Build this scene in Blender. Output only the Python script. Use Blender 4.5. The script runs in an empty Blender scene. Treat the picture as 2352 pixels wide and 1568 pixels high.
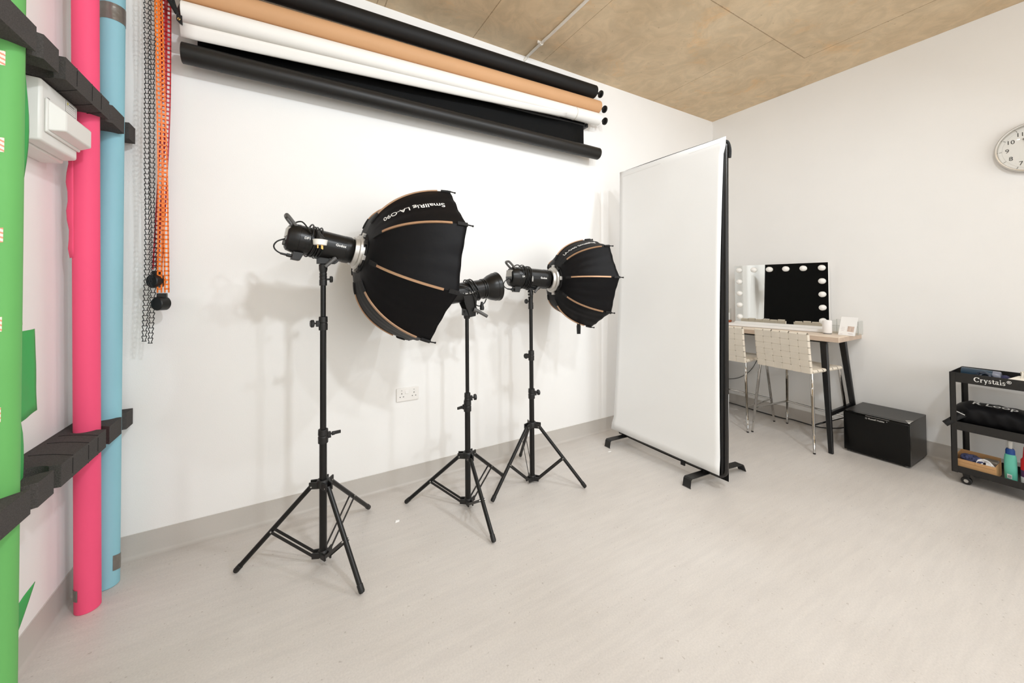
import bpy, bmesh, math, random
from mathutils import Vector, Matrix, Quaternion
PI = math.pi
random.seed(7)
scene = bpy.context.scene
COL = scene.collection

# ------------------------------------------------------------------ colour + materials
def lin(c):
    c = c / 255.0
    return c / 12.92 if c <= 0.04045 else ((c + 0.055) / 1.055) ** 2.4
def S(r, g, b): return (lin(r), lin(g), lin(b), 1.0)

MATS = {}
def pm(name, rgb, rough=0.5, metal=0.0, var=0.0, vscale=8.0, bump=0.0, bscale=60.0, spec=0.5, stretch=(1, 1, 1), sheen=0.0, coat=0.0, trans=0.0):
    """Procedural material: principled with noise driven colour variation and bump."""
    if name in MATS: return MATS[name]
    m = bpy.data.materials.new(name); m.use_nodes = True
    nt = m.node_tree; b = nt.nodes['Principled BSDF']
    b.inputs['Base Color'].default_value = S(*rgb)
    b.inputs['Roughness'].default_value = rough
    b.inputs['Metallic'].default_value = metal
    b.inputs['Specular IOR Level'].default_value = spec
    if sheen: b.inputs['Sheen Weight'].default_value = sheen
    if coat: b.inputs['Coat Weight'].default_value = coat
    if trans: b.inputs['Transmission Weight'].default_value = trans
    tc = nt.nodes.new('ShaderNodeTexCoord'); mp = nt.nodes.new('ShaderNodeMapping')
    mp.inputs['Scale'].default_value = stretch
    nt.links.new(tc.outputs['Object'], mp.inputs['Vector'])
    if var:
        n = nt.nodes.new('ShaderNodeTexNoise'); n.inputs['Scale'].default_value = vscale; n.inputs['Detail'].default_value = 5
        nt.links.new(mp.outputs['Vector'], n.inputs['Vector'])
        r = nt.nodes.new('ShaderNodeValToRGB')
        c = S(*rgb)
        r.color_ramp.elements[0].position = 0.3; r.color_ramp.elements[1].position = 0.7
        r.color_ramp.elements[0].color = (c[0] * (1 - var), c[1] * (1 - var), c[2] * (1 - var), 1)
        r.color_ramp.elements[1].color = (min(1, c[0] * (1 + var)), min(1, c[1] * (1 + var)), min(1, c[2] * (1 + var)), 1)
        nt.links.new(n.outputs['Fac'], r.inputs['Fac']); nt.links.new(r.outputs['Color'], b.inputs['Base Color'])
    if bump:
        n2 = nt.nodes.new('ShaderNodeTexNoise'); n2.inputs['Scale'].default_value = bscale; n2.inputs['Detail'].default_value = 4
        nt.links.new(mp.outputs['Vector'], n2.inputs['Vector'])
        bp = nt.nodes.new('ShaderNodeBump'); bp.inputs['Strength'].default_value = bump; bp.inputs['Distance'].default_value = 0.01
        nt.links.new(n2.outputs['Fac'], bp.inputs['Height']); nt.links.new(bp.outputs['Normal'], b.inputs['Normal'])
    MATS[name] = m
    return m

# ------------------------------------------------------------------ mesh builder
def V(*a): return Vector(a if len(a) > 1 else a[0])
def perp(d):
    d = d.normalized()
    t = Vector((0, 0, 1)) if abs(d.z) < 0.9 else Vector((1, 0, 0))
    a = d.cross(t).normalized(); return a, d.cross(a).normalized()

class MB:
    def __init__(s): s.v = []; s.f = []; s.mi = []; s.cur = 0
    def add(s, vs, fs):
        o = len(s.v); s.v += [tuple(v) for v in vs]
        for f in fs: s.f.append([i + o for i in f]); s.mi.append(s.cur)
        return s
    def box(s, c, size, rot=None):
        x, y, z = [q / 2 for q in size]; c = Vector(c)
        vs = [Vector((i * x, j * y, k * z)) for i in (-1, 1) for j in (-1, 1) for k in (-1, 1)]
        if rot is not None: vs = [rot @ v for v in vs]
        return s.add([c + v for v in vs], [(0, 1, 3, 2), (4, 6, 7, 5), (0, 4, 5, 1), (2, 3, 7, 6), (0, 2, 6, 4), (1, 5, 7, 3)])
    def hexa(s, p):   # eight corners: bottom ring 0-3, top ring 4-7
        return s.add(p, [(3, 2, 1, 0), (4, 5, 6, 7), (0, 1, 5, 4), (1, 2, 6, 5), (2, 3, 7, 6), (3, 0, 4, 7)])
    def cyl(s, p0, p1, r0, r1=None, n=20, caps=True):
        p0 = Vector(p0); p1 = Vector(p1); r1 = r0 if r1 is None else r1
        a, b = perp(p1 - p0)
        vs = []
        for p, r in ((p0, r0), (p1, r1)):
            for i in range(n):
                t = 2 * PI * i / n; vs.append(p + a * (r * math.cos(t)) + b * (r * math.sin(t)))
        fs = [(i, (i + 1) % n, n + (i + 1) % n, n + i) for i in range(n)]
        if caps: fs += [tuple(range(n - 1, -1, -1)), tuple(range(n, 2 * n))]
        return s.add(vs, fs)
    def tube(s, pts, r, n=8, closed=False, flat=None):
        pts = [Vector(p) for p in pts]; m = len(pts); vs = []
        rr = r if isinstance(r, (list, tuple)) else [r] * m
        prev = None
        for i, p in enumerate(pts):
            d = (pts[(i + 1) % m] - pts[i - 1]) if (closed or 0 < i < m - 1) else (pts[1] - pts[0] if i == 0 else pts[-1] - pts[-2])
            d.normalize()
            if prev is None: a, b = perp(d)
            else:
                a = prev - d * prev.dot(d)
                a = a.normalized() if a.length > 1e-6 else perp(d)[0]
                b = d.cross(a).normalized()
            prev = a
            for k in range(n):
                t = 2 * PI * k / n; vs.append(p + (a * math.cos(t) + b * math.sin(t)) * rr[i])
        fs = []
        for i in range(m if closed else m - 1):
            j = (i + 1) % m
            for k in range(n): fs.append((i * n + k, i * n + (k + 1) % n, j * n + (k + 1) % n, j * n + k))
        if not closed: fs += [tuple(range(n - 1, -1, -1)), tuple(range((m - 1) * n, m * n))]
        return s.add(vs, fs)
    def lathe(s, o, axis, prof, n=32, up=None):
        o = Vector(o); d = Vector(axis).normalized(); a, b = perp(d); vs = []; fs = []
        for (x, r) in prof:
            for i in range(n):
                t = 2 * PI * i / n; vs.append(o + d * x + (a * math.cos(t) + b * math.sin(t)) * max(r, 1e-5))
        for k in range(len(prof) - 1):
            for i in range(n): fs.append((k * n + i, k * n + (i + 1) % n, (k + 1) * n + (i + 1) % n, (k + 1) * n + i))
        return s.add(vs, fs)
    def prism(s, poly, vec):
        poly = [Vector(p) for p in poly]; vec = Vector(vec); n = len(poly)
        vs = poly + [p + vec for p in poly]
        return s.add(vs, [tuple(range(n - 1, -1, -1)), tuple(range(n, 2 * n))] + [(i, (i + 1) % n, n + (i + 1) % n, n + i) for i in range(n)])
    def grid(s, P):
        nu = len(P); nv = len(P[0]); vs = [p for row in P for p in row]
        return s.add(vs, [(i * nv + j, (i + 1) * nv + j, (i + 1) * nv + j + 1, i * nv + j + 1) for i in range(nu - 1) for j in range(nv - 1)])
    def sphere(s, c, r, n=16, m=10, sc=(1, 1, 1)):
        c = Vector(c); P = []
        for i in range(m + 1):
            th = PI * i / m
            P.append([c + Vector((r * sc[0] * math.sin(th) * math.cos(2 * PI * j / n), r * sc[1] * math.sin(th) * math.sin(2 * PI * j / n), r * sc[2] * math.cos(th))) for j in range(n + 1)])
        return s.grid(P)
    def build(s, name, mats, parent=None, bevel=0.0, solid=0.0, smooth=35, label=None, segs=2):
        me = bpy.data.meshes.new(name); me.from_pydata(s.v, [], s.f)
        if not isinstance(mats, (list, tuple)): mats = [mats]
        for m in mats: me.materials.append(m)
        me.polygons.foreach_set('material_index', s.mi)
        bm = bmesh.new(); bm.from_mesh(me)
        bmesh.ops.remove_doubles(bm, verts=bm.verts, dist=1e-5)
        bmesh.ops.recalc_face_normals(bm, faces=bm.faces)
        big = [f for f in bm.faces if len(f.verts) > 12]
        if big: bmesh.ops.triangulate(bm, faces=big)
        bm.to_mesh(me); bm.free()
        if smooth:
            me.polygons.foreach_set('use_smooth', [True] * len(me.polygons))
            me.set_sharp_from_angle(angle=math.radians(smooth))
        o = bpy.data.objects.new(name, me); COL.objects.link(o)
        if solid:
            md = o.modifiers.new('Solid', 'SOLIDIFY'); md.thickness = solid; md.offset = 0
        if bevel:
            md = o.modifiers.new('Bevel', 'BEVEL'); md.width = bevel; md.segments = segs; md.limit_method = 'ANGLE'; md.angle_limit = math.radians(40)
            md.harden_normals = False
        if parent is not None: attach(o, parent)
        if label: o['label'] = label
        return o

WORLD = {}
def attach(o, parent):
    o.parent = parent
    o.matrix_parent_inverse = WORLD.get(parent.name, Matrix.Identity(4)).inverted()

def tag(o, label, cat, group=None, kind=None):
    o['label'] = label; o['category'] = cat
    if group: o['group'] = group
    if kind: o['kind'] = kind
    return o
def thing(name, label, cat, loc, group=None, rotz=0.0):
    o = bpy.data.objects.new(name, None); COL.objects.link(o)
    o.empty_display_size = 0.05
    o.location = loc; o.rotation_euler = (0, 0, rotz)
    WORLD[o.name] = Matrix.Translation(Vector(loc)) @ Matrix.Rotation(rotz, 4, 'Z')
    return tag(o, label, cat, group)
def struct(o, label=None):
    o['kind'] = 'structure'
    if label: o['label'] = label
    return o
def copy_tree(o, parent=None):
    c = o.copy(); COL.objects.link(c)
    if parent is not None:
        c.parent = parent
    for ch in list(o.children): copy_tree(ch, c)
    return c

def letters(mb, text, size, fn, bold=0.0, align='CENTER', spacing=1.0):
    """Flat lettering outlines laid on a surface: fn maps text plane (u, v) to a point."""
    cu = bpy.data.curves.new('lettering_outline', 'FONT'); cu.body = text; cu.size = size; cu.align_x = align; cu.align_y = 'CENTER'
    cu.offset = bold * size * 0.7; cu.space_character = spacing; cu.resolution_u = 6
    ob = bpy.data.objects.new('lettering_outline', cu); COL.objects.link(ob)
    dg = bpy.context.evaluated_depsgraph_get()
    me = bpy.data.meshes.new_from_object(ob.evaluated_get(dg))
    vs = [fn(v.co.x, v.co.y) for v in me.vertices]; fs = [tuple(p.vertices) for p in me.polygons]
    mb.add(vs, fs)
    bpy.data.objects.remove(ob); bpy.data.curves.remove(cu); bpy.data.meshes.remove(me)
    return mb
def smoothpath(pts, n=6):
    """Catmull-Rom through points."""
    P = [Vector(p) for p in pts]; out = []
    for i in range(len(P) - 1):
        p0 = P[max(i - 1, 0)]; p1 = P[i]; p2 = P[i + 1]; p3 = P[min(i + 2, len(P) - 1)]
        for k in range(n):
            t = k / n
            out.append(0.5 * ((2 * p1) + (p2 - p0) * t + (2 * p0 - 5 * p1 + 4 * p2 - p3) * t * t + (3 * p1 - p0 - 3 * p2 + p3) * t ** 3))
    out.append(P[-1]); return out
# ------------------------------------------------------------------ camera
YAW, PITCH, ROLL = 0.530950646, 0.0164183601, -0.00782591394
fw = Vector((math.sin(YAW) * math.cos(PITCH), math.cos(YAW) * math.cos(PITCH), math.sin(PITCH)))
rt = Vector((math.cos(YAW), -math.sin(YAW), 0)); up = rt.cross(fw)
r2 = rt * math.cos(ROLL) + up * math.sin(ROLL); u2 = -rt * math.sin(ROLL) + up * math.cos(ROLL)
cam = bpy.data.cameras.new('camera'); co = bpy.data.objects.new('camera', cam); COL.objects.link(co)
co.matrix_world = Matrix(((r2.x, u2.x, -fw.x, 0), (r2.y, u2.y, -fw.y, 0), (r2.z, u2.z, -fw.z, 1.3), (0, 0, 0, 1)))
cam.sensor_fit = 'HORIZONTAL'; cam.sensor_width = 36; cam.lens = 876.288805 / 2352 * 36; cam.shift_y = -144.595853 / 2352
cam.clip_start = 0.02
scene.camera = co

# ------------------------------------------------------------------ room materials
XL, XR, YB, ZC, YF = -0.788, 4.116, 2.528, 3.113, -3.0
M_wall = pm('wall_paint', (243, 241, 238), 0.62, var=0.012, vscale=2.5, bump=0.04, bscale=180)
M_skirt = pm('skirting_paint', (194, 188, 181), 0.45, var=0.03, vscale=5, bump=0.05, bscale=90)

def floor_material():
    m = bpy.data.materials.new('resin_floor'); m.use_nodes = True; nt = m.node_tree; N = nt.nodes.new; L = nt.links.new
    b = nt.nodes['Principled BSDF']; tc = N('ShaderNodeTexCoord')
    def noise(scale, detail, stretch, rough=0.55, rot=0.0):
        mp = N('ShaderNodeMapping'); mp.inputs['Scale'].default_value = stretch; mp.inputs['Rotation'].default_value = (0, 0, rot); L(tc.outputs['Object'], mp.inputs['Vector'])
        n = N('ShaderNodeTexNoise'); n.inputs['Scale'].default_value = scale; n.inputs['Detail'].default_value = detail; n.inputs['Roughness'].default_value = rough
        L(mp.outputs['Vector'], n.inputs['Vector']); return n.outputs['Fac']
    def ramp(fac, p0, c0, p1, c1):
        r = N('ShaderNodeValToRGB'); e = r.color_ramp.elements; e[0].position = p0; e[0].color = c0; e[1].position = p1; e[1].color = c1; L(fac, r.inputs['Fac']); return r.outputs['Color']
    def mix(a, c, fac, mode='MULTIPLY'):
        x = N('ShaderNodeMix'); x.data_type = 'RGBA'; x.blend_type = mode; x.inputs['Factor'].default_value = fac; L(a, x.inputs['A']); L(c, x.inputs['B']); return x.outputs['Result']
    base = ramp(noise(1.3, 6, (1, 1, 1)), 0.3, S(203, 196, 189), 0.7, S(214, 208, 202))
    streak = ramp(noise(9, 8, (0.35, 3.2, 1), 0.7, 0.5), 0.38, (0.86, 0.86, 0.87, 1), 0.62, (1.04, 1.04, 1.03, 1))
    fine = ramp(noise(150, 3, (1, 1, 1)), 0.35, (0.93, 0.93, 0.93, 1), 0.65, (1.03, 1.03, 1.03, 1))
    specks = ramp(noise(55, 2, (1, 1, 1)), 0.27, (0.62, 0.58, 0.55, 1), 0.315, (1, 1, 1, 1))
    pale = ramp(noise(70, 2, (1.1, 1, 1), 0.5, 1.0), 0.72, (1, 1, 1, 1), 0.76, (1.15, 1.15, 1.15, 1))
    c = mix(base, streak, 0.35); c = mix(c, fine, 0.8); c = mix(c, specks, 0.6); c = mix(c, pale, 0.6)
    L(c, b.inputs['Base Color'])
    rr = N('ShaderNodeMapRange'); L(noise(14, 5, (0.6, 1.6, 1)), rr.inputs['Value']); rr.inputs['To Min'].default_value = 0.30; rr.inputs['To Max'].default_value = 0.52
    L(rr.outputs['Result'], b.inputs['Roughness'])
    bp = N('ShaderNodeBump'); bp.inputs['Strength'].default_value = 0.12; bp.inputs['Distance'].default_value = 0.004
    L(noise(38, 6, (0.7, 1.5, 1), 0.6, 0.4), bp.inputs['Height']); L(bp.outputs['Normal'], b.inputs['Normal'])
    return m
def ceiling_material():
    m = bpy.data.materials.new('board_marked_concrete'); m.use_nodes = True; nt = m.node_tree; N = nt.nodes.new; L = nt.links.new
    b = nt.nodes['Principled BSDF']; tc = N('ShaderNodeTexCoord'); b.inputs['Roughness'].default_value = 0.7
    def noise(scale, detail, stretch, rough=0.6, dist=0.0):
        mp = N('ShaderNodeMapping'); mp.inputs['Scale'].default_value = stretch; L(tc.outputs['Object'], mp.inputs['Vector'])
        n = N('ShaderNodeTexNoise'); n.inputs['Scale'].default_value = scale; n.inputs['Detail'].default_value = detail; n.inputs['Roughness'].default_value = rough; n.inputs['Distortion'].default_value = dist
        L(mp.outputs['Vector'], n.inputs['Vector']); return n.outputs['Fac']
    def ramp(fac, p0, c0, p1, c1):
        r = N('ShaderNodeValToRGB'); e = r.color_ramp.elements; e[0].position = p0; e[0].color = c0; e[1].position = p1; e[1].color = c1; L(fac, r.inputs['Fac']); return r.outputs['Color']
    def mix(a, c, fac, mode='MULTIPLY'):
        x = N('ShaderNodeMix'); x.data_type = 'RGBA'; x.blend_type = mode; L(a, x.inputs['A']); L(c, x.inputs['B'])
        if isinstance(fac, float): x.inputs['Factor'].default_value = fac
        else: L(fac, x.inputs['Factor'])
        return x.outputs['Result']
    base = ramp(noise(1.6, 8, (1, 1, 1), 0.62, 0.4), 0.32, S(200, 176, 143), 0.68, S(221, 199, 167))
    rust = ramp(noise(2.6, 9, (1, 1.3, 1), 0.7, 0.6), 0.56, (1, 1, 1, 1), 0.74, (1.12, 0.93, 0.72, 1))
    grey = ramp(noise(3.4, 10, (1.6, 1, 1), 0.75, 0.3), 0.62, (1, 1, 1, 1), 0.80, (0.74, 0.76, 0.76, 1))
    swirl = ramp(noise(5, 9, (1, 1, 1), 0.6, 2.2), 0.40, (0.92, 0.92, 0.91, 1), 0.62, (1.07, 1.06, 1.05, 1))
    pits = ramp(noise(42, 3, (1, 1, 1)), 0.26, (0.62, 0.58, 0.52, 1), 0.31, (1, 1, 1, 1))
    c = mix(base, rust, 0.9); c = mix(c, grey, 0.9); c = mix(c, swirl, 0.9); c = mix(c, pits, 0.8)
    # formwork joints: thin darker lines in the concrete
    sx = N('ShaderNodeSeparateXYZ'); L(tc.outputs['Object'], sx.inputs['Vector'])
    wob = noise(60, 3, (1, 1, 1))
    def math_(op, a, bb):
        n = N('ShaderNodeMath'); n.operation = op
        for i, q in enumerate((a, bb)):
            if isinstance(q, (int, float)): n.inputs[i].default_value = q
            else: L(q, n.inputs[i])
        return n.outputs['Value']
    def line(coord, at, w, lo=None, hi=None, other=None):
        d = math_('ABSOLUTE', math_('SUBTRACT', coord, at), 0)
        l = math_('LESS_THAN', d, math_('MULTIPLY', wob, w))
        if lo is not None: l = math_('MULTIPLY', l, math_('GREATER_THAN', other, lo))
        if hi is not None: l = math_('MULTIPLY', l, math_('LESS_THAN', other, hi))
        return l
    X, Y = sx.outputs['X'], sx.outputs['Y']
    tot = None
    for l in (line(X, 0.54, 0.006), line(X, 0.49, 0.005), line(X, 1.167, 0.006), line(X, 1.785, 0.004), line(X, 3.125, 0.004, 1.43, None, Y), line(X, 3.6, 0.006, None, 1.43, Y), line(Y, 1.43, 0.006, 2.0, 3.6, X)):
        tot = l if tot is None else math_('MAXIMUM', tot, l)
    dark = N('ShaderNodeRGB'); dark.outputs[0].default_value = (0.55, 0.5, 0.44, 1)
    c = mix(c, dark.outputs[0], tot)
    L(c, b.inputs['Base Color'])
    bp = N('ShaderNodeBump'); bp.inputs['Strength'].default_value = 0.15; bp.inputs['Distance'].default_value = 0.01; L(noise(24, 8, (1, 1, 1)), bp.inputs['Height']); L(bp.outputs['Normal'], b.inputs['Normal'])
    return m

T = 0.12
def slab(name, x0, x1, y0, y1, z0, z1, mat):
    o = MB().box(((x0 + x1) / 2, (y0 + y1) / 2, (z0 + z1) / 2), (x1 - x0, y1 - y0, z1 - z0)).build(name, mat); return struct(o)
slab('floor', XL - T, XR + T, YF - T, YB + T, -T, 0, floor_material())
slab('ceiling', XL - T, XR + T, YF - T, YB + T, ZC, ZC + T, ceiling_material())
slab('wall_back', XL - T, XR + T, YB, YB + T, 0, ZC, M_wall)
slab('wall_left', XL - T, XL, YF - T, YB, 0, ZC, M_wall)
slab('wall_right', XR, XR + T, YF - T, YB, 0, ZC, M_wall)
slab('wall_front', XL, XR, YF - T, YF, 0, ZC, M_wall)
HB = 0.1147
def skirting(name, poly, vec):
    o = MB().prism(poly, vec).build(name, M_skirt, smooth=60); return struct(o)
def cove(base, n):   # section of a flush skirting with a small cove to the floor
    base = Vector(base); n = Vector(n)
    sec = [(0, HB), (0.004, HB - 0.001), (0.004, 0.016), (0.006, 0.008), (0.012, 0.003), (0.02, 0.0), (0, 0)]
    return [base + n * a + Vector((0, 0, b)) for a, b in sec]
skirting('baseboard_back', cove((XL, YB, 0), (0, -1, 0)), (XR - XL, 0, 0))
skirting('baseboard_right', cove((XR, YF, 0), (-1, 0, 0)), (0, YB - YF, 0))
skirting('baseboard_left', cove((XL, YF, 0), (1, 0, 0)), (0, YB - YF, 0))

# ------------------------------------------------------------------ lights of the room and an added fill
def area(name, loc, target, size, power, col=(1, 0.965, 0.92), sy=None):
    l = bpy.data.lights.new(name, 'AREA'); l.energy = power; l.color = col; l.size = size
    if sy: l.shape = 'RECTANGLE'; l.size_y = sy
    o = bpy.data.objects.new(name, l); COL.objects.link(o); o.location = loc
    d = (Vector(target) - Vector(loc)); o.rotation_euler = d.to_track_quat('-Z', 'Y').to_euler(); return o
def lamp(name, loc, power, r=0.10, col=(1, 0.965, 0.92)):
    l = bpy.data.lights.new(name, 'POINT'); l.energy = power; l.color = col; l.shadow_soft_size = r
    o = bpy.data.objects.new(name, l); COL.objects.link(o); o.location = loc; return o
LC = (0.865, 0.935, 1.0)
def downlight(name, x, y, power, size=0.20, tilt=(0, 0)):
    return area(name, (x, y, 2.98), (x + tilt[0], y + tilt[1], 0), size, power, LC)
area('ceiling_lamp_a', (2.5, 0.10, 2.98), (1.4, 2.2, 0.2), 0.10, 35, LC)
area('ceiling_lamp_b', (1.55, -0.50, 2.98), (1.5, 2.0, 0.2), 0.07, 25, LC)
downlight('ceiling_lamp_c', 2.2, 1.00, 13, 0.09)
area('ceiling_lamp_d', (0.9, -0.6, 2.98), (-0.78, 2.1, 1.1), 0.14, 60, LC)
area('added_front_fill', (1.7, YF + 0.06, 1.7), (1.7, 0, 1.5), 3.8, 150, (0.88, 0.945, 1.0), 2.3)  # added unseen fill that lifts the whole room; no window is built
w = bpy.data.worlds.new('world'); scene.world = w; w.use_nodes = True
w.node_tree.nodes['Background'].inputs['Color'].default_value = (1, 0.97, 0.93, 1); w.node_tree.nodes['Background'].inputs['Strength'].default_value = 0.0
scene.view_settings.view_transform = 'Standard'; scene.view_settings.look = 'None'; scene.view_settings.gamma = 1.0
scene.view_settings.use_curve_mapping = False; scene.view_settings.exposure = -0.87
scene.cycles.use_denoising = True; scene.cycles.max_bounces = 10; scene.cycles.diffuse_bounces = 6; scene.cycles.sample_clamp_indirect = 6
# ------------------------------------------------------------------ materials for the studio gear
M_blk = pm('black_powder_coat', (14, 13, 12), 0.34, var=0.05, vscale=30, bump=0.02, bscale=400, spec=0.38)
M_blkm = pm('black_satin_metal', (20, 19, 18), 0.4, var=0.06, vscale=20, bump=0.03, bscale=500)
M_plast = pm('black_moulded_plastic', (17, 16, 15), 0.48, var=0.05, vscale=25, bump=0.05, bscale=600)
M_cable = pm('black_rubber_cable', (12, 12, 12), 0.4, var=0.05, vscale=50)
M_rivet = pm('bright_rivet', (200, 198, 194), 0.3, metal=0.8)
M_white_ink = pm('white_print', (236, 234, 230), 0.6)
M_red_ink = pm('red_print', (190, 30, 40), 0.6)
M_silver = pm('cast_aluminium', (196, 192, 186), 0.36, metal=0.55, var=0.03, vscale=20)
M_fabric = pm('black_nylon', (11, 10, 12), 0.55, var=0.12, vscale=7, bump=0.3, bscale=9, spec=0.16)
M_webbing = pm('black_webbing', (14, 13, 13), 0.75, var=0.1, vscale=60, bump=0.2, bscale=300)
M_copper = pm('bronze_rod', (186, 148, 116), 0.36, metal=0.45, var=0.06, vscale=20)
M_screen = pm('grey_display', (176, 172, 165), 0.25)
M_plug_w = pm('white_plug_plastic', (240, 236, 230), 0.4)
M_brass = pm('brass_pin', (206, 160, 92), 0.3, metal=0.8)
M_greyp = pm('grey_plastic', (84, 82, 80), 0.45)
M_diff = pm('white_diffuser', (235, 233, 230), 0.8)

def light_stand(label, base, feet, zc, zh, collars, ztop, group, radii=(0.0165, 0.0140, 0.0118), brace=0.53, recv=0.0):
    """zc crown height, zh bottom hub height, collars = [(z, angle of knob in deg, kind)]"""
    bx, by = base
    t = thing('light_stand', label, 'light stand', (bx, by, 0), group)
    B = Vector((bx, by, 0))
    zs = [zh] + [c[0] for c in collars] + [ztop]
    names = ['lower_tube', 'middle_tube', 'upper_tube', 'top_tube']
    for i in range(len(zs) - 1):
        r = radii[i]
        MB().cyl(B + V(0, 0, zs[i] - (0.02 if i else 0.02)), B + V(0, 0, zs[i + 1]), r, n=20).build(names[i], M_blk, t, bevel=0.001)
    for i, (z, ang, kind) in enumerate(collars):
        r = radii[i]
        m = MB(); m.lathe(B + V(0, 0, z - 0.034), (0, 0, 1), [(0, 0.5 * r), (0, r + 0.0055), (0.030, r + 0.0060), (0.032, r + 0.0040), (0.036, r + 0.0040), (0.038, r + 0.0060), (0.064, r + 0.0050), (0.066, r - 0.002)], n=22)
        a = math.radians(ang); d = Vector((math.cos(a), math.sin(a), 0)); q = Vector((-d.y, d.x, 0))
        m.hexa([B + V(0, 0, z + k) + d * x + q * y for k in (-0.016, 0.012) for (x, y) in ((r, -0.008), (r + 0.017, -0.008), (r + 0.017, 0.008), (r, 0.008))])
        c = m.build('collar', M_plast, t, bevel=0.0012)
        k = MB(); k.cyl(B + V(0, 0, z) + d * (r + 0.01), B + V(0, 0, z) + d * (r + 0.030), 0.0042, n=12)
        if kind == 'lever':
            k.hexa([B + V(0, 0, z + zz) + d * (r + x) + q * y for (zz) in (-0.006, 0.008) for (x, y) in ((0.026, -0.006), (0.062, -0.004), (0.062, 0.004), (0.026, 0.006))])
            k.cyl(B + V(0, 0, z) + d * (r + 0.022), B + V(0, 0, z) + d * (r + 0.034), 0.009, n=14)
        else:
            k.lathe(B + V(0, 0, z) + d * (r + 0.026), d, [(0, 0.004), (0, 0.0165), (0.003, 0.0185), (0.012, 0.0185), (0.016, 0.0150), (0.016, 0)], n=7)
        k.build('knob', M_plast, c, bevel=0.0012)
    # crown (three lugs) and bottom hub
    def hub(name, z, h, rad, lug):
        m = MB(); m.lathe(B + V(0, 0, z - h / 2), (0, 0, 1), [(0, radii[0]), (0, rad), (h * 0.7, rad), (h, rad - 0.006), (h, radii[0])], n=24)
        for fx, fy in feet:
            d = (Vector((fx, fy, 0)) - B).normalized(); q = Vector((-d.y, d.x, 0))
            for sgn in (-1, 1):
                m.hexa([B + V(0, 0, z + k) + d * x + q * y for k in (-h * 0.62, h * 0.3) for (x, y) in ((rad * 0.5, sgn * 0.016 - 0.004), (lug, sgn * 0.013 - 0.004), (lug, sgn * 0.013 + 0.004), (rad * 0.5, sgn * 0.016 + 0.004))])
        return m.build(name, M_plast, t, bevel=0.0016)
    hub('crown', zc, 0.034, 0.030, 0.058)
    hub('bottom_hub', zh, 0.028, 0.024, 0.046)
    for fx, fy in feet:
        F = Vector((fx, fy, 0.012)); d = (Vector((fx, fy, 0)) - B).normalized(); q = Vector((-d.y, d.x, 0))
        top = B + V(0, 0, zc - 0.010) + d * 0.048
        ax = (F - top).normalized()
        leg = MB().cyl(top, F - ax * 0.016, 0.0108, 0.0108, n=18).build('leg', M_blk, t)
        MB().lathe(F - ax * 0.034, ax, [(0, 0.0106), (0.001, 0.0125), (0.028, 0.0125), (0.034, 0.0095), (0.036, 0.0)], n=16).build('rubber_foot', M_plast, leg)
        J = top.lerp(F, brace); hb = B + V(0, 0, zh - 0.004) + d * 0.040
        for sgn in (-1, 1):
            bm_ = MB(); o = q * (0.0145 * sgn); ax2 = (J - hb).normalized(); wv = ax2.cross(q).normalized() * 0.0065
            bm_.hexa([hb + o - wv - q * 0.001, hb + o - wv + q * 0.001, hb + o + wv + q * 0.001, hb + o + wv - q * 0.001, J + o - wv - q * 0.001, J + o - wv + q * 0.001, J + o + wv + q * 0.001, J + o + wv - q * 0.001])
            br = bm_.build('brace', M_blkm, t)
            for P_ in (J, hb):
                MB().cyl(P_ + q * 0.010 * sgn, P_ + q * 0.0172 * sgn, 0.0032, n=10).build('rivet', M_rivet, br, label='bright metal rivet')
        MB().cyl(top - q * 0.018, top + q * 0.018, 0.0032, n=10).build('rivet', M_rivet, leg, label='bright metal rivet')
    # receiver for the lamp
    if recv:
        z0 = ztop; r = radii[len(collars)]
        m = MB(); m.lathe(B + V(0, 0, z0 - 0.012), (0, 0, 1), [(0, r - .002), (0, r + 0.005), (0.028, r + 0.005), (0.030, r + 0.003), (recv - 0.02, r + 0.003), (recv, r + 0.005), (recv + 0.012, r - 0.002), (recv + 0.012, 0)], n=20)
        m.build('spigot_collar', M_plast, t, bevel=0.001)
    return t

def frame(az, el):
    a = Vector((math.cos(az) * math.cos(el), math.sin(az) * math.cos(el), math.sin(el)))
    s = Vector((-math.sin(az), math.cos(az), 0)); return a, s, a.cross(s)

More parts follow.
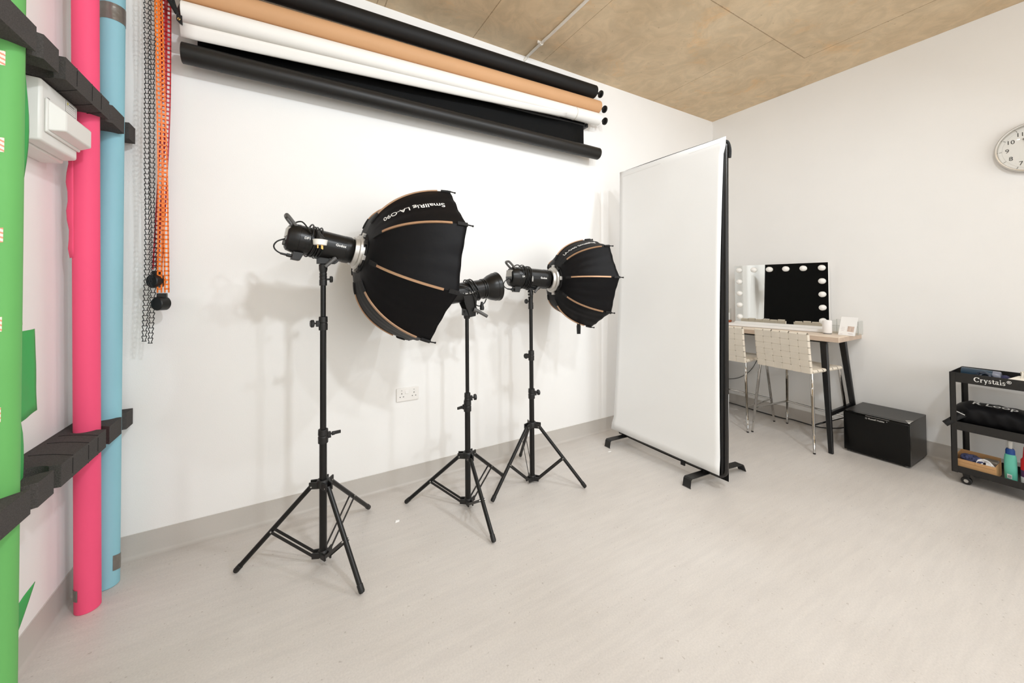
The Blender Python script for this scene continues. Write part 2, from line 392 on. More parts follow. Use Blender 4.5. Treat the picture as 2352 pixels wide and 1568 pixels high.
def studio_lamp(label, o, az, el, zmount, knob_side, model, plug, coil, ring_x, group=None):
    """o: point on the optical axis above the mount; camera side of the lamp is -s."""
    o = Vector(o); a, s, u = frame(az, el)
    L = lambda x, y, z: o + a * x + s * y + u * z
    t = thing('studio_light', label, 'studio light', L(0, 0, 0), group)
    m = MB(); m.lathe(o, a, [(-0.157, 0), (-0.157, 0.050), (-0.150, 0.060), (-0.128, 0.0665), (-0.108, 0.0680), (-0.107, 0.0665), (-0.098, 0.0665), (0.092, 0.0645), (0.093, 0.0655), (0.118, 0.0655), (0.130, 0.058), (0.132, 0.0)], n=48)
    body = m.build('lamp_body', M_blk, t)
    tr = MB()
    for zz in (0.021, 0.027):
        th = zz / 0.0655
        for x0, x1 in ((-0.094, 0.090),):
            p = lambda x, e: o + a * x + (-s * math.cos(th + e) + u * math.sin(th + e)) * 0.0662
            tr.add([p(x0, -.014), p(x1, -.014), p(x1, .014), p(x0, .014)], [(0, 1, 2, 3)])
    for x0 in (-0.085, -0.070, 0.098):
        for zz in range(5):
            th = -0.32 - zz * 0.10
            p = lambda x, e: o + a * x + (-s * math.cos(th + e) + u * math.sin(th + e)) * 0.0668
            tr.add([p(x0, -.03), p(x0 + .010, -.03), p(x0 + .010, .03), p(x0, .03)], [(0, 1, 2, 3)])
    tr.build('vent_slots', pm('recess_black', (8, 8, 8), 0.8), body)
    # rear: display, dial, handle
    rp = MB(); rp.hexa([L(-0.1615, y, z) for (y, z) in ((-0.040, 0.000), (0.040, 0.000), (0.034, 0.042), (-0.034, 0.042))] + [L(-0.150, y, z) for (y, z) in ((-0.053, 0.000), (0.053, 0.000), (0.044, 0.042), (-0.044, 0.042))])
    rp.build('display', M_screen, t, bevel=0.001)
    MB().lathe(L(-0.157, -0.012, -0.030), -a, [(0, 0), (0, 0.013), (0.008, 0.0125), (0.010, 0.010), (0.010, 0)], n=20).build('dial', M_greyp, t)
    h = MB()
    hp = smoothpath([L(-0.128, -0.032, 0.052), L(-0.160, -0.034, 0.082), L(-0.172, -0.026, 0.094), L(-0.174, 0.0, 0.097), L(-0.172, 0.026, 0.094), L(-0.160, 0.034, 0.082), L(-0.128, 0.032, 0.052)], 5)
    h.tube(hp, [0.0075] * len(hp), n=8); h.build('carry_handle', M_greyp, t)
    # power socket box below the rear, plug lead
    MB().hexa([L(x, y, z) for z in (-0.098, -0.060) for (x, y) in ((-0.120, -0.026), (-0.074 - (0.012 if z < -0.09 else 0), -0.026), (-0.074 - (0.012 if z < -0.09 else 0), 0.026), (-0.120, 0.026))]).build('power_socket', M_plast, body, bevel=0.002)
    cb = MB()
    lead = smoothpath([L(-0.118, -0.006, -0.083), L(-0.160, -0.008, -0.081), L(-0.186, -0.010, -0.070), L(-0.196, -0.012, -0.052), L(-0.186, -0.012, -0.030), L(-0.160, -0.006, -0.012)], 6)
    cb.tube(lead, 0.0032, n=8)
    cb.tube([L(-0.118, -0.006, -0.083), L(-0.140, -0.007, -0.082), L(-0.141, -0.007, -0.082), L(-0.166, -0.008, -0.0805)], [0.0085, 0.0082, 0.0055, 0.0045], n=10)
    x0, x1, turns, lean = coil
    pts = []
    nn = 28 * turns
    rnd = random.Random(int(abs(az * 1000)) + 3)
    for i in range(nn + 1):
        th = 2 * PI * i / 28; f = i / nn
        r = 0.0708 + 0.0018 * math.sin(f * 9.1 + 1) + (0.009 * max(0, math.sin(th)) ** 2 if i < 28 else 0.003 * max(0, math.sin(th)))
        pts.append(L(x0 + (x1 - x0) * f + lean * math.cos(th) + 0.003 * math.sin(f * 31), -r * math.cos(th), r * math.sin(th)))
    cb.tube(pts, 0.0036, n=7)
    cb.tube(smoothpath([L(-0.145, -.02, 0.060), L(-0.11, -0.035, 0.077), L(x0, -0.070, 0.030)], 6), 0.0034, n=7)
    cable = cb.build('power_cable', M_cable, t)
    if plug == 'white':
        c0 = L(-0.030, -0.094, -0.006); dz = Vector((0.05, 0, 1)).normalized()
        pb = MB(); pb.lathe(c0 - dz * 0.011, dz, [(0, 0), (0, 0.0275), (0.024, 0.0310), (0.024, 0.0275), (0.014, 0.026), (0.014, 0)], n=26); p = pb.build('plug', M_plug_w, cable, label='white mains plug')
        pb = MB(); pb.tube([c0 + dz * 0.002, c0 + dz * 0.020, c0 + dz * 0.030 - a * .004, c0 + dz * 0.052 - a * .012], [0.023, 0.020, 0.012, 0.005], n=14); pb.build('plug_grip', M_plast, t)
        for (i, j) in ((-0.010, -0.006), (0.006, -0.010), (0.012, 0.004)):
            q = c0 + a * i + s * j; MB().box(q - dz * 0.019, (0.005, 0.004, 0.018)).build('plug_pin', M_brass, cable, label='brass plug pin')
    else:
        c0 = L(-0.020, -0.055, -0.100)
        pb = MB(); pb.tube([c0 + V(0, 0, 0.022), c0 + V(0, 0, 0.008), c0 - V(-0.003, 0, 0.010), c0 - V(-0.005, 0, 0.024)], [0.006, 0.010, 0.013, 0.011], n=12); p = pb.build('plug', M_plast, cable)
        for dz_ in (0, 0.020): MB().box(c0 + a * -0.018 - V(0, 0, dz_), (0.020, 0.005, 0.004)).build('plug_pin', M_rivet, cable, label='metal plug pin')
        tb = MB(); tb.tube([L(-0.022, -0.076, 0.010), L(-0.024, -0.079, -0.008), L(-0.022, -0.077, -0.024)], [0.003, 0.006, 0.004], n=8); tb.build('cable_tie', pm('pale_velcro', (176, 174, 170), .8), t)
    # mount: yoke arm, tilt lever, spigot receiver
    xb, yb = o.x, o.y
    mb = MB(); mb.box((xb + 0.012, yb, zmount + 0.034), (0.080, 0.034, 0.030)); 
    mb.cyl((xb + 0.045, yb - 0.022, zmount + 0.040), (xb + 0.045, yb + 0.022, zmount + 0.040), 0.021, n=22)
    mb.hexa([(xb + x, yb + y, zmount + 0.030) for (x, y) in ((0.028, -0.014), (0.062, -0.014), (0.062, 0.014), (0.028, 0.014))] + [tuple(L(x, y, -0.060)) for (x, y) in ((0.020, -0.016), (0.066, -0.016), (0.066, 0.016), (0.020, 0.016))])
    mb.build('tilt_mount', M_plast, t, bevel=0.002)
    rc = MB(); rc.lathe((xb, yb, zmount - 0.038), (0, 0, 1), [(0, 0), (0, 0.0155), (0.012, 0.0165), (0.014, 0.0145), (0.030, 0.0185), (0.054, 0.0190), (0.056, 0.012), (0.062, 0.012), (0.062, 0)], n=20)
    rcv = rc.build('spigot_socket', M_plast, t, bevel=0.001)
    k = MB(); k.tube([(xb + 0.048, yb - 0.026, zmount + 0.044), (xb + 0.040, yb - 0.034, zmount + 0.036), (xb + 0.006, yb - 0.040, zmount + 0.004)], [0.0125, 0.0095, 0.0075], n=12); k.build('tilt_lever', M_greyp, t)
    k = MB(); sg = knob_side
    k.cyl((xb + sg * 0.012, yb, zmount - 0.055), (xb + sg * 0.032, yb, zmount - 0.055), 0.0045, n=12)
    k.lathe((xb + sg * 0.028, yb, zmount - 0.055), (sg, 0, 0), [(0, 0.004), (0, 0.0150), (0.003, 0.0165), (0.011, 0.0165), (0.014, 0.0130), (0.014, 0)], n=7)
    k.lathe((xb, yb, zmount - 0.080), (0, 0, 1), [(0, .0118), (0, 0.0150), (0.045, 0.0150), (0.047, 0.011)], n=20)
    k.build('locking_knob', M_plast, rcv, bevel=0.001)
    # lettering on the camera side
    lt = MB(); R = 0.0661
    cyl = lambda x0, z0, R_: (lambda uu, vv: o + a * (x0 + uu) + (-s * math.cos((z0 + vv) / R_) + u * math.sin((z0 + vv) / R_)) * R_)
    letters(lt, model, 0.0155, cyl(-0.078, 0.004, 0.0672), bold=0.02)
    letters(lt, 'Godox', 0.0165, cyl(0.066, 0.004, 0.0660), bold=0.035)
    lt.build('lettering', M_white_ink, t, label='white printed maker name and model')
    return t, (o, a, s, u)

def softbox(label, o, a, s, u, x_ring, x_rim, R, phi, text, flip, group, tie=None, red_i=None, tsize=0.045, seg=0, tpos=(0.55, 0.5)):
    L = lambda x, y, z: o + a * x + s * y + u * z
    t = thing('softbox', label, 'softbox', L(x_ring, 0, 0), group)
    # speed ring
    m = MB(); m.lathe(o, a, [(x_ring - 0.026, 0.060), (x_ring - 0.026, 0.070), (x_ring - 0.008, 0.073), (x_ring - 0.006, 0.086), (x_ring + 0.004, 0.087), (x_ring + 0.005, 0.076), (x_ring + 0.020, 0.078), (x_ring + 0.022, 0.090), (x_ring + 0.030, 0.090), (x_ring + 0.031, 0.066)], n=56)
    ring = m.build('speed_ring', M_silver, t, label='silver speed ring')
    x0 = x_ring + 0.020; r0 = 0.098
    def rad(w):   # w 0..1 along the rib -> (axial, radial)
        th = w * PI / 2 * 0.86; n_ = PI / 2 * 0.86
        return x0 + (x_rim - x0) * (1 - math.cos(th)) / (1 - math.cos(n_)), r0 + (R - r0) * math.sin(th) / math.sin(n_)
    def dirk(k):
        tt = phi - k * PI / 4; return s * math.sin(tt) + u * math.cos(tt)
    NW, NT = 26, 18
    fab = MB(); rnd = random.Random(5)
    def surf(k, w, q, lift=0.0):
        x, r = rad(w); d = dirk(k) * (1 - q) + dirk(k + 1) * q
        sag = 4 * q * (1 - q)
        edge = max(0, w - 0.80) / 0.20
        wr = 0.006 * R * edge * math.sin(q * 19 + k * 2.1) * sag + 0.008 * R * math.sin(w * 7 + q * 5 + k) * sag * w
        wr += 0.010 * R * edge * (2 * abs(q - 0.5)) ** 1.5 * sag * math.sin(w * 60 + q * 26 + k * 1.7) + 0.005 * R * math.sin(q * 23 + w * 4 + k * 2.3) * sag * (1 - abs(2 * w - 1.1))
        rr = r * (1 + 0.006 * sag * w) + wr + lift
        return o + a * (x - 0.008 * sag * edge * (R / 0.436)) + d * rr
    for k in range(8):
        fab.grid([[surf(k, i / NW, j / NT) for j in range(NT + 1)] for i in range(NW + 1)])
    fab.build('canopy', M_fabric, t, solid=0.002, smooth=28)
    hubm = MB(); hubm.lathe(o, a, [(x0 - 0.004, 0.080), (x0 - 0.004, 0.101), (x0 + 0.006, 0.106), (x0 + 0.014, 0.1)], n=16); hubm.build('fabric_collar', M_webbing, t)
    dm = MB()
    rim = [o + a * (x_rim - 0.060) + dirk(k) * (R * 0.945) for k in range(8)]
    dm.add(rim + [o + a * (x_rim - 0.058)], [(k, (k + 1) % 8, 8) for k in range(8)]); dm.build('front_diffuser', M_diff, t)
    for k in range(8):
        d = dirk(k); tg = a.cross(d).normalized()
        pts = []
        for i in range(25):
            w = i / 24; x, r = rad(w); pts.append((w, o + a * x + d * (r + 0.004)))
        def strip(lo, hi, wid, th, mm, lift=0.0):
            sel = [p for w, p in pts if lo <= w <= hi]
            for i in range(len(sel) - 1):
                ax = (sel[i + 1] - sel[i]).normalized(); nn = ax.cross(tg).normalized()
                if nn.dot(d) < 0 and nn.dot(a) > 0: nn = -nn
                P0, P1 = sel[i], sel[i + 1]
                mm.hexa([P0 - tg * wid - nn * th, P0 + tg * wid - nn * th, P0 + tg * wid + nn * th, P0 - tg * wid + nn * th, P1 - tg * wid - nn * th, P1 + tg * wid - nn * th, P1 + tg * wid + nn * th, P1 - tg * wid + nn * th])
        sc = R / 0.436
        mm = MB(); strip(0.24, 0.90, 0.0055 * (0.4 + 0.6 * sc), 0.0028, mm); rib = mm.build('rib', M_copper, t, label='bronze coloured rib')
        mm = MB(); strip(0.10, 0.26, 0.0105 * sc, 0.0042, mm); mm.build('rib_sleeve', M_webbing, rib, label='black sleeve at the foot of the rib')
        mm = MB(); strip(0.88, 1.0, 0.0095 * sc, 0.0042, mm)
        x, r = rad(1.0); xb, rb = rad(0.95); tip = o + a * x + d * (r + 0.004); tdir = (a * (x - xb) + d * (r - rb) * 0.4).normalized()
        mm.cyl(tip - tdir * 0.02, tip + tdir * 0.030 * (0.5 + 0.5 * sc), 0.0034, n=8); mm.cyl(tip + tdir * 0.026 * (0.5 + 0.5 * sc), tip + tdir * 0.031 * (0.5 + 0.5 * sc), 0.005, n=8)
        mm.build('rib_sleeve', M_webbing, rib, label='black sleeve and tip of the rib')
        cl = MB(); c0 = o + a * (x_ring + 0.016) + d * 0.088
        cl.hexa([c0 + tg * y + a * x_ + d * z for z in (-0.004, 0.014) for (x_, y) in ((-0.012, -0.013), (0.012, -0.010), (0.012, 0.010), (-0.012, 0.013))]); cl.build('rib_clamp', M_blkm if k % 2 else M_silver, ring, bevel=0.0015)
        if tie is not None and k == tie:
            b0 = o + a * rad(0.78)[0] + d * rad(0.78)[1]
            tm = MB(); pp = [b0 + V(0, 0, .012), b0 - V(0, 0, 0.022), b0 - V(0, 0, 0.075)]
            for i, (h0, h1) in enumerate(((0.006, 0.014), (0.014, 0.012))):
                P0, P1 = pp[i], pp[i + 1]; e = Vector((0.85, -0.5, 0)).normalized(); n_ = Vector((0.5, 0.85, 0)).normalized() * 0.004
                tm.hexa([P0 - e * h0 - n_, P0 + e * h0 - n_, P0 + e * h0 + n_, P0 - e * h0 + n_, P1 - e * h1 - n_, P1 + e * h1 - n_, P1 + e * h1 + n_, P1 - e * h1 + n_])
            tm.build('hanging_strap', M_webbing, t)
    # printed name along the panel between two ribs
    k = seg
    w0, q0 = tpos
    L0 = 0.0
    span = (surf(k, 0.95, 0.5) - surf(k, 0.25, 0.5)).length / 0.70
    def place(uu, vv):
        w = w0 + (-uu if flip else uu) / span
        xr = rad(w); width = 2 * xr[1] * math.sin(PI / 8)
        q = q0 + ((vv if flip else -vv)) / width
        return surf(k, w, q, 0.0035)
    lt = MB(); letters(lt, text, tsize, place, bold=0.02); lt.build('lettering', M_white_ink, t, label='white printed name')
    return t

G_ST = 'three-section light stands by the back wall'
S1 = (0.145, 2.030)
light_stand('black tripod light stand nearest the coloured paper rolls, carrying the large softbox', S1,
            [(-0.205, 2.149), (0.271, 1.723), (0.409, 2.357)], 0.372, 0.045, [(0.592, 8, 'lever'), (1.125, 190, 'knob')], 1.315, G_ST, recv=0.045)
S2 = (0.918, 2.096)
light_stand('black tripod light stand in the middle, under the light with the metal dish', S2,
            [(0.604, 2.301), (0.893, 1.718), (1.256, 2.270)], 0.302, 0.035, [(0.588, 200, 'lever'), (0.632, -10, 'lever2')], 1.150, G_ST, radii=(0.0165, 0.0128, 0.0112))
S3 = (1.395, 2.131)
light_stand('black tripod light stand nearest the white panel, carrying the small softbox', S3,
            [(1.049, 2.042), (1.631, 1.876), (1.511, 2.471)], 0.378, 0.030, [(0.580, -8, 'lever2'), (0.832, 190, 'lever2')], 1.150, G_ST, recv=0.040)

l1, fr1 = studio_lamp('black studio light with white mains plug hanging on it, joined to the large softbox', (0.145, 2.03, 1.499), math.radians(6.64), math.radians(-10.47), 1.388, 1, 'DP1', 'white', (-0.070, -0.012, 4, 0.008), 0.15, 'monolights on the stands')
softbox('large black octagonal softbox with bronze ribs on the left-hand stand', *fr1, 0.158, 0.54, 0.436, math.radians(-18.7), 'SmallRig LA-O90', True, 'octagonal softboxes', seg=0, tsize=0.044, tpos=(0.59, 0.50))
l3, fr3 = studio_lamp('black studio light with coiled cable beside the white panel, joined to the small softbox', (1.393, 2.13, 1.343), math.radians(-6.36), math.radians(-3.81), 1.245, -1, 'DP1', 'black', (-0.075, -0.018, 5, 0.006), 0.165, 'monolights on the stands')
softbox('small black octagonal softbox with bronze ribs next to the white panel', *fr3, 0.165, 0.483, 0.314, math.radians(5.8), 'LA-O65 SmallRig', False, 'octagonal softboxes', tie=4, seg=0, tsize=0.036, tpos=(0.62, 0.50))

# the bare light with a metal dish
def dish_lamp():
    o = Vector((S2[0], S2[1], 1.262)); a, s, u = frame(math.radians(0), math.radians(8.0))
    L = lambda x, y, z: o + a * x + s * y + u * z
    t = thing('studio_light', 'black studio light with a round metal reflector dish on the middle stand', 'studio light', L(0, 0, 0), 'monolights on the stands')
    m = MB(); m.lathe(o, a, [(-0.145, 0), (-0.145, 0.050), (-0.135, 0.058), (0.098, 0.057), (0.099, 0.061), (0.106, 0.061), (0.107, 0.057), (0.112, 0.057), (0.113, 0.061), (0.120, 0.061), (0.121, 0.05), (0.121, 0)], n=48)
    body = m.build('lamp_body', M_blk, t)
    d = MB(); d.lathe(o, a, [(0.118, 0.050), (0.120, 0.060), (0.128, 0.064), (0.150, 0.076), (0.172, 0.083), (0.180, 0.084), (0.181, 0.086), (0.198, 0.0875), (0.204, 0.090), (0.208, 0.089), (0.206, 0.085), (0.172, 0.080), (0.150, 0.072), (0.125, 0.055), (0.124, 0)], n=56); d.build('reflector_dish', M_blk, t)
    y = MB()
    for sg in (-1, 1):
        y.hexa([L(x, sg * 0.030 - 0.004, -0.150) for x in (-0.018, 0.022)] + [L(x, sg * 0.030 + 0.004, -0.150) for x in (0.022, -0.018)] + [L(x, sg * 0.052 - 0.005, -0.020) for x in (-0.050, 0.040)] + [L(x, sg * 0.052 + 0.005, -0.020) for x in (0.040, -0.050)])
    y.build('yoke', M_plast, t, bevel=0.002)
    rc = MB(); rc.lathe((S2[0], S2[1], 1.100), (0, 0, 1), [(0, 0), (0, 0.016), (0.010, 0.019), (0.022, 0.020), (0.042, 0.026), (0.050, 0.026), (0.052, 0)], n=20)
    rc.box((S2[0] + 0.002, S2[1], 1.140), (0.046, 0.062, 0.040)); rcv = rc.build('spigot_socket', M_plast, t, bevel=0.002)
    k = MB(); k.tube([L(0.010, -0.045, -0.108), L(0.030, -0.052, -0.120), L(0.083, -0.060, -0.162)], [0.014, 0.0105, 0.0095], n=12); k.build('tilt_lever', M_greyp, t)
    c = MB(); pts = []
    for i in range(28 * 5 + 1):
        th = 2 * PI * i / 28; f = i / (28 * 5)
        r = 0.0618 + 0.0015 * math.sin(f * 8) + 0.007 * max(0, math.sin(th)) ** 2
        pts.append(L(0.016 + 0.034 * f - 0.022 * math.sin(th) + 0.006 * math.cos(th * .5), -r * math.cos(th), r * math.sin(th)))
    c.tube(pts, 0.0036, n=7)
    c.tube(smoothpath([L(-0.10, -0.05, 0.050), L(-0.06, -0.062, 0.045), L(-0.02, -0.066, 0.025), L(0.012, -0.066, -0.03), L(0.022, -0.050, -0.09), L(0.03, -0.045, -0.140)], 6), 0.0034, n=7)
    c.tube(smoothpath([L(0.10, -0.045, -0.058), L(0.085, -0.040, -0.082), L(0.055, -0.04, -0.095), L(0.03, -0.045, -0.085), L(0.02, -0.048, -0.066)], 6), 0.0034, n=7)
    cable = c.build('power_cable', M_cable, t)
    c0 = L(0.060, -0.052, -0.100)
    pb = MB(); pb.tube([c0 + V(0, 0, 0.030), c0 + V(0, 0, 0.010), c0 - V(-0.001, 0, 0.008), c0 - V(-0.001, 0, 0.020)], [0.006, 0.010, 0.0135, 0.011], n=12); pb.build('plug', M_plast, cable)
    for dz_ in (0.002, -0.018): MB().box(c0 + V(0.018, 0, dz_), (0.022, 0.005, 0.004)).build('plug_pin', M_rivet, cable, label='metal plug pin')
    lt = MB()
    fn = lambda x0, z0: (lambda uu, vv: o + a * (x0 + uu) + (-s * math.cos((z0 + vv) / .058) + u * math.sin((z0 + vv) / .058)) * 0.0585)
    letters(lt, 'Godox', 0.012, fn(-0.036, -0.006), bold=0.03); letters(lt, 'SL60W', 0.0185, fn(0.018, -0.006), bold=0.02)
    lt.build('lettering', M_white_ink, t, label='white printed maker name and model')
dish_lamp()
# ------------------------------------------------------------------ paper rolls standing at the left wall
def paper(name, rgb, var=0.03): return pm(name, rgb, 0.62, var=var, vscale=3, bump=0.03, bscale=40, spec=0.3)
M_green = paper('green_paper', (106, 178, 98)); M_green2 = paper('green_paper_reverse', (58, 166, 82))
M_pink = paper('pink_paper', (242, 84, 124)); M_blue = paper('blue_paper', (142, 194, 207))
M_core = pm('cardboard_core', (150, 118, 86), 0.8, var=0.08, vscale=30)
M_duct = pm('silver_duct_tape', (132, 128, 122), 0.3, metal=0.5, var=0.08, vscale=25, bump=0.4, bscale=22)
M_foam = pm('charcoal_foam', (80, 76, 74), 0.95, var=0.22, vscale=260, bump=0.5, bscale=420, spec=0.15)

def tape_material():
    m = bpy.data.materials.new('striped_washi_tape'); m.use_nodes = True; nt = m.node_tree; b = nt.nodes['Principled BSDF']; b.inputs['Roughness'].default_value = 0.6
    tc = nt.nodes.new('ShaderNodeTexCoord'); mp = nt.nodes.new('ShaderNodeMapping'); mp.inputs['Rotation'].default_value = (0.75, 0, 0); nt.links.new(tc.outputs['Object'], mp.inputs['Vector'])
    w = nt.nodes.new('ShaderNodeTexWave'); w.bands_direction = 'Z'; w.inputs['Scale'].default_value = 34; w.inputs['Distortion'].default_value = 0.2; nt.links.new(mp.outputs['Vector'], w.inputs['Vector'])
    r = nt.nodes.new('ShaderNodeValToRGB'); e = r.color_ramp.elements; e[0].position = 0.28; e[0].color = S(242, 150, 122); e[1].position = 0.42; e[1].color = S(246, 232, 214)
    nt.links.new(w.outputs['Fac'], r.inputs['Fac']); nt.links.new(r.outputs['Color'], b.inputs['Base Color']); return m
M_washi = tape_material()

def lean_roll(name, label, cat, b, tpt, r, mat, group):
    b = Vector(b); tpt = Vector(tpt); ax = (tpt - b).normalized()
    t = thing(name, label, cat, b, group)
    m = MB(); ln = (tpt - b).length
    m.lathe(b, ax, [(0.001, r - 0.012), (0.0, r - 0.003), (0.003, r), (0.01, r), (ln * 0.25, r), (ln * 0.5, r * 1.004), (ln * 0.75, r), (ln - 0.01, r), (ln, r - 0.002), (ln, r - 0.012)], n=48)
    m.build('paper', mat, t)
    c = MB(); c.lathe(b, ax, [(0.0, r - 0.022), (0.0, r - 0.011), (ln, r - 0.011), (ln, r - 0.022)], n=32); c.build('core_tube', M_core, t)
    return t, ax
G_R = 'rolls of paper standing at the left wall'
pk, pax = lean_roll('paper_roll', 'tall pink paper roll standing upright on the floor in the foam holders', 'paper roll', (-0.700, 2.235, 0), (-0.700, 2.150, 2.72), 0.0385, M_pink, G_R)
bl, bax = lean_roll('paper_roll', 'tall pale blue paper roll in the corner with silver tape round both ends', 'paper roll', (-0.683, 2.362, 0), (-0.690, 2.395, 2.72), 0.0420, M_blue, G_R)
gr, gax = lean_roll('paper_roll', 'tall green paper roll with striped tape pieces and torn edges, nearest the camera', 'paper roll', (-0.700, 1.652, 0), (-0.700, 1.648, 2.72), 0.0425, M_green, G_R)

def wrap(mb, base, ax, r, z0, z1, a0, a1, slope=0.0, n=14):
    """patch of tape on a roll; angles measured from +x towards +y"""
    base = Vector(base); P = []
    for i in range(n + 1):
        th = a0 + (a1 - a0) * i / n
        d = Vector((math.cos(th), math.sin(th), 0))
        row = []
        for z in (z0, (z0 + z1) / 2, z1):
            zz = z + slope * (i / n - 0.5); row.append(base + ax * zz + d * (r + 0.0012 + 0.0006 * math.sin(i * 2.3 + z * 40)))
        P.append(row)
    mb.grid(P); return mb
m = MB(); wrap(m, (-0.683, 2.362, 0), bax, 0.042, 2.50, 2.575, -PI, PI, n=40); m.build('duct_tape', M_duct, bl, label='silver tape band near the top')
m = MB(); wrap(m, (-0.683, 2.362, 0), bax, 0.042, 0.060, 0.125, -0.85, 0.75, -0.02); m.build('duct_tape', M_duct, bl, label='strip of silver tape near the floor')
m = MB(); wrap(m, (-0.700, 2.235, 0), pax, 0.0385, 0.055, 0.100, -2.9, -2.05); m.build('duct_tape', M_duct, pk, label='silver tape scrap near the floor')
# loose paper edge of the pink roll
m = MB(); P = []
for i in range(15):
    z = 1.42 + 0.52 * i / 14; w = 0.006 + 0.007 * math.sin(i / 14 * PI) + 0.003 * math.sin(i * 1.7)
    c = Vector((-0.700, 2.235, 0)) + pax * z; row = []
    for j in range(5):
        th = math.radians(-172 + 10 * j); rr = 0.0388 + w * (1 - j / 4.0)
        row.append(c + Vector((math.cos(th), math.sin(th), 0)) * rr)
    P.append(row)
m.grid(P); m.build('loose_edge', M_pink, pk, solid=0.0008)
# green roll: tape pieces, loose sheet edge and torn flaps
gb = (-0.700, 1.652, 0)
face = math.atan2(-1.65, 0.70)
for z in (1.936, 1.695, 1.446, 1.201, 0.954, 0.455, 0.22):
    m = MB(); wrap(m, gb, gax, 0.0425, z - 0.021, z + 0.019, face - 0.85, face + 0.16, 0.006); m.build('striped_tape', M_washi, gr, label='white tape with red diagonal stripes')
def sheet(name, outline, mat, curl, n=12, xoff=-0.700, parent=None):
    """outline rows: (z, y_start, y_end) of a sheet leaving the roll towards the corner"""
    m = MB(); P = []
    for (z, y0, y1) in outline:
        row = []
        for j in range(n + 1):
            f = j / n; y = y0 + (y1 - y0) * f
            row.append(Vector((xoff + 0.016 - 0.050 * f * f * curl + 0.008 * math.sin(z * 9 + f * 4) * f, y, z)))
        P.append(row)
    m.grid(P); return m.build(name, mat, parent, solid=0.0012)
rows = []
for i in range(34):
    z = 2.71 - (2.71 - 1.19) * i / 33
    w = 1.758 + 0.022 * math.exp(-((z - 1.70) / 0.22) ** 2) + 0.003 * math.sin(z * 11)
    rows.append((z, 1.676, w))
sheet('loose_edge', rows, M_green2, 0.25, xoff=-0.708, parent=gr)  # reverse-side green, picked darker to stand in for shade in the slit
m = MB()
for z in (2.002, 1.462):
    m.add([(-0.683, 1.715, z - 0.03), (-0.7035, 1.7445, z - 0.045), (-0.7035, 1.7435, z + 0.005), (-0.683, 1.715, z + 0.03)], [(0, 1, 2, 3)])
m.build('striped_tape', M_washi, gr, solid=0.001, label='white tape with red diagonal stripes')
def flap(edge, top, bot):
    rows = []
    n = 10
    for i in range(n + 1):
        z = top + (bot - top) * i / n; f = i / n * (len(edge) - 1); k = min(int(f), len(edge) - 2); y1 = edge[k] + (edge[k + 1] - edge[k]) * (f - k)
        rows.append((z, 1.678, y1))
    return rows
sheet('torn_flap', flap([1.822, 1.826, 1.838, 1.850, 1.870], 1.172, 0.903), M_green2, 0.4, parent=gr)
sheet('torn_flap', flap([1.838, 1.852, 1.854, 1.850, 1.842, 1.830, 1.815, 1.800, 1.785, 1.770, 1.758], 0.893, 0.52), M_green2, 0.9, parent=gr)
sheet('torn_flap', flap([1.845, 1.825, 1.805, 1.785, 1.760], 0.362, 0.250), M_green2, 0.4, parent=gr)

# ------------------------------------------------------------------ foam pole holders screwed to the left wall
def foam_strip(label, z0, z1, dz):
    xf = -0.635; xw = XL + 0.001
    slots = [(1.30, 1.36, 0.043), (1.652, 1.690, 0.0445), (1.778, 1.822, 0.046), (2.178, 2.212, 0.0405), (2.345, 2.405, 0.0445)]
    cents = [1.33, 1.6505, 1.797, 2.235 - 0.0312 * (z0 + z1) / 2, 2.362 + 0.0121 * (z0 + z1) / 2]
    poly = [(xw, 1.16), (xf, 1.16)]
    for (a, b, r), c in zip(slots, cents):
        poly.append((xf, a)); cx = -0.700
        # from the slot mouth into a round seat and out again
        for i in range(15):
            th = math.radians(-35) - math.radians(290) * i / 14
            poly.append((cx + r * math.cos(th), c + r * math.sin(th)))
        poly.append((xf, b))
    poly += [(xf, 2.488), (xw, 2.488)]
    m = MB()
    m.prism([(x, y, z0) for x, y in poly], (0, 0, z1 - z0))
    o = m.build('foam_holder', M_foam, smooth=30)
    tag(o, label, 'foam holder', 'foam pole holders on the left wall')
    # cut lines for further slots
    for c in (1.90, 2.02, 2.10):
        q = MB(); pts = []
        for i in range(12):
            f = i / 11; pts.append((xf + 0.0005 - 0.13 * f, c + 0.05 * math.sin(f * PI * .5) + 0.02 * f, z1 + 0.0004))
        pts2 = [(x, y, z0 - 0.0004) for x, y, z in pts]
        q.tube(pts, 0.0012, n=5); q.tube(pts2, 0.0012, n=5); q.tube([(xf + 0.0004, c, z0 + 0.012), (xf + 0.0004, c, z1 - 0.008)], 0.001, n=5)
        q.build('cut_line', pm('foam_cut_shadow', (24, 23, 23), 1.0), o)
    return o
foam_strip('upper charcoal foam strip with slots on the left wall, above the consumer unit', 1.990, 2.064, 0)
foam_strip('lower charcoal foam strip with slots on the left wall, near knee height', 0.655, 0.728, 0)

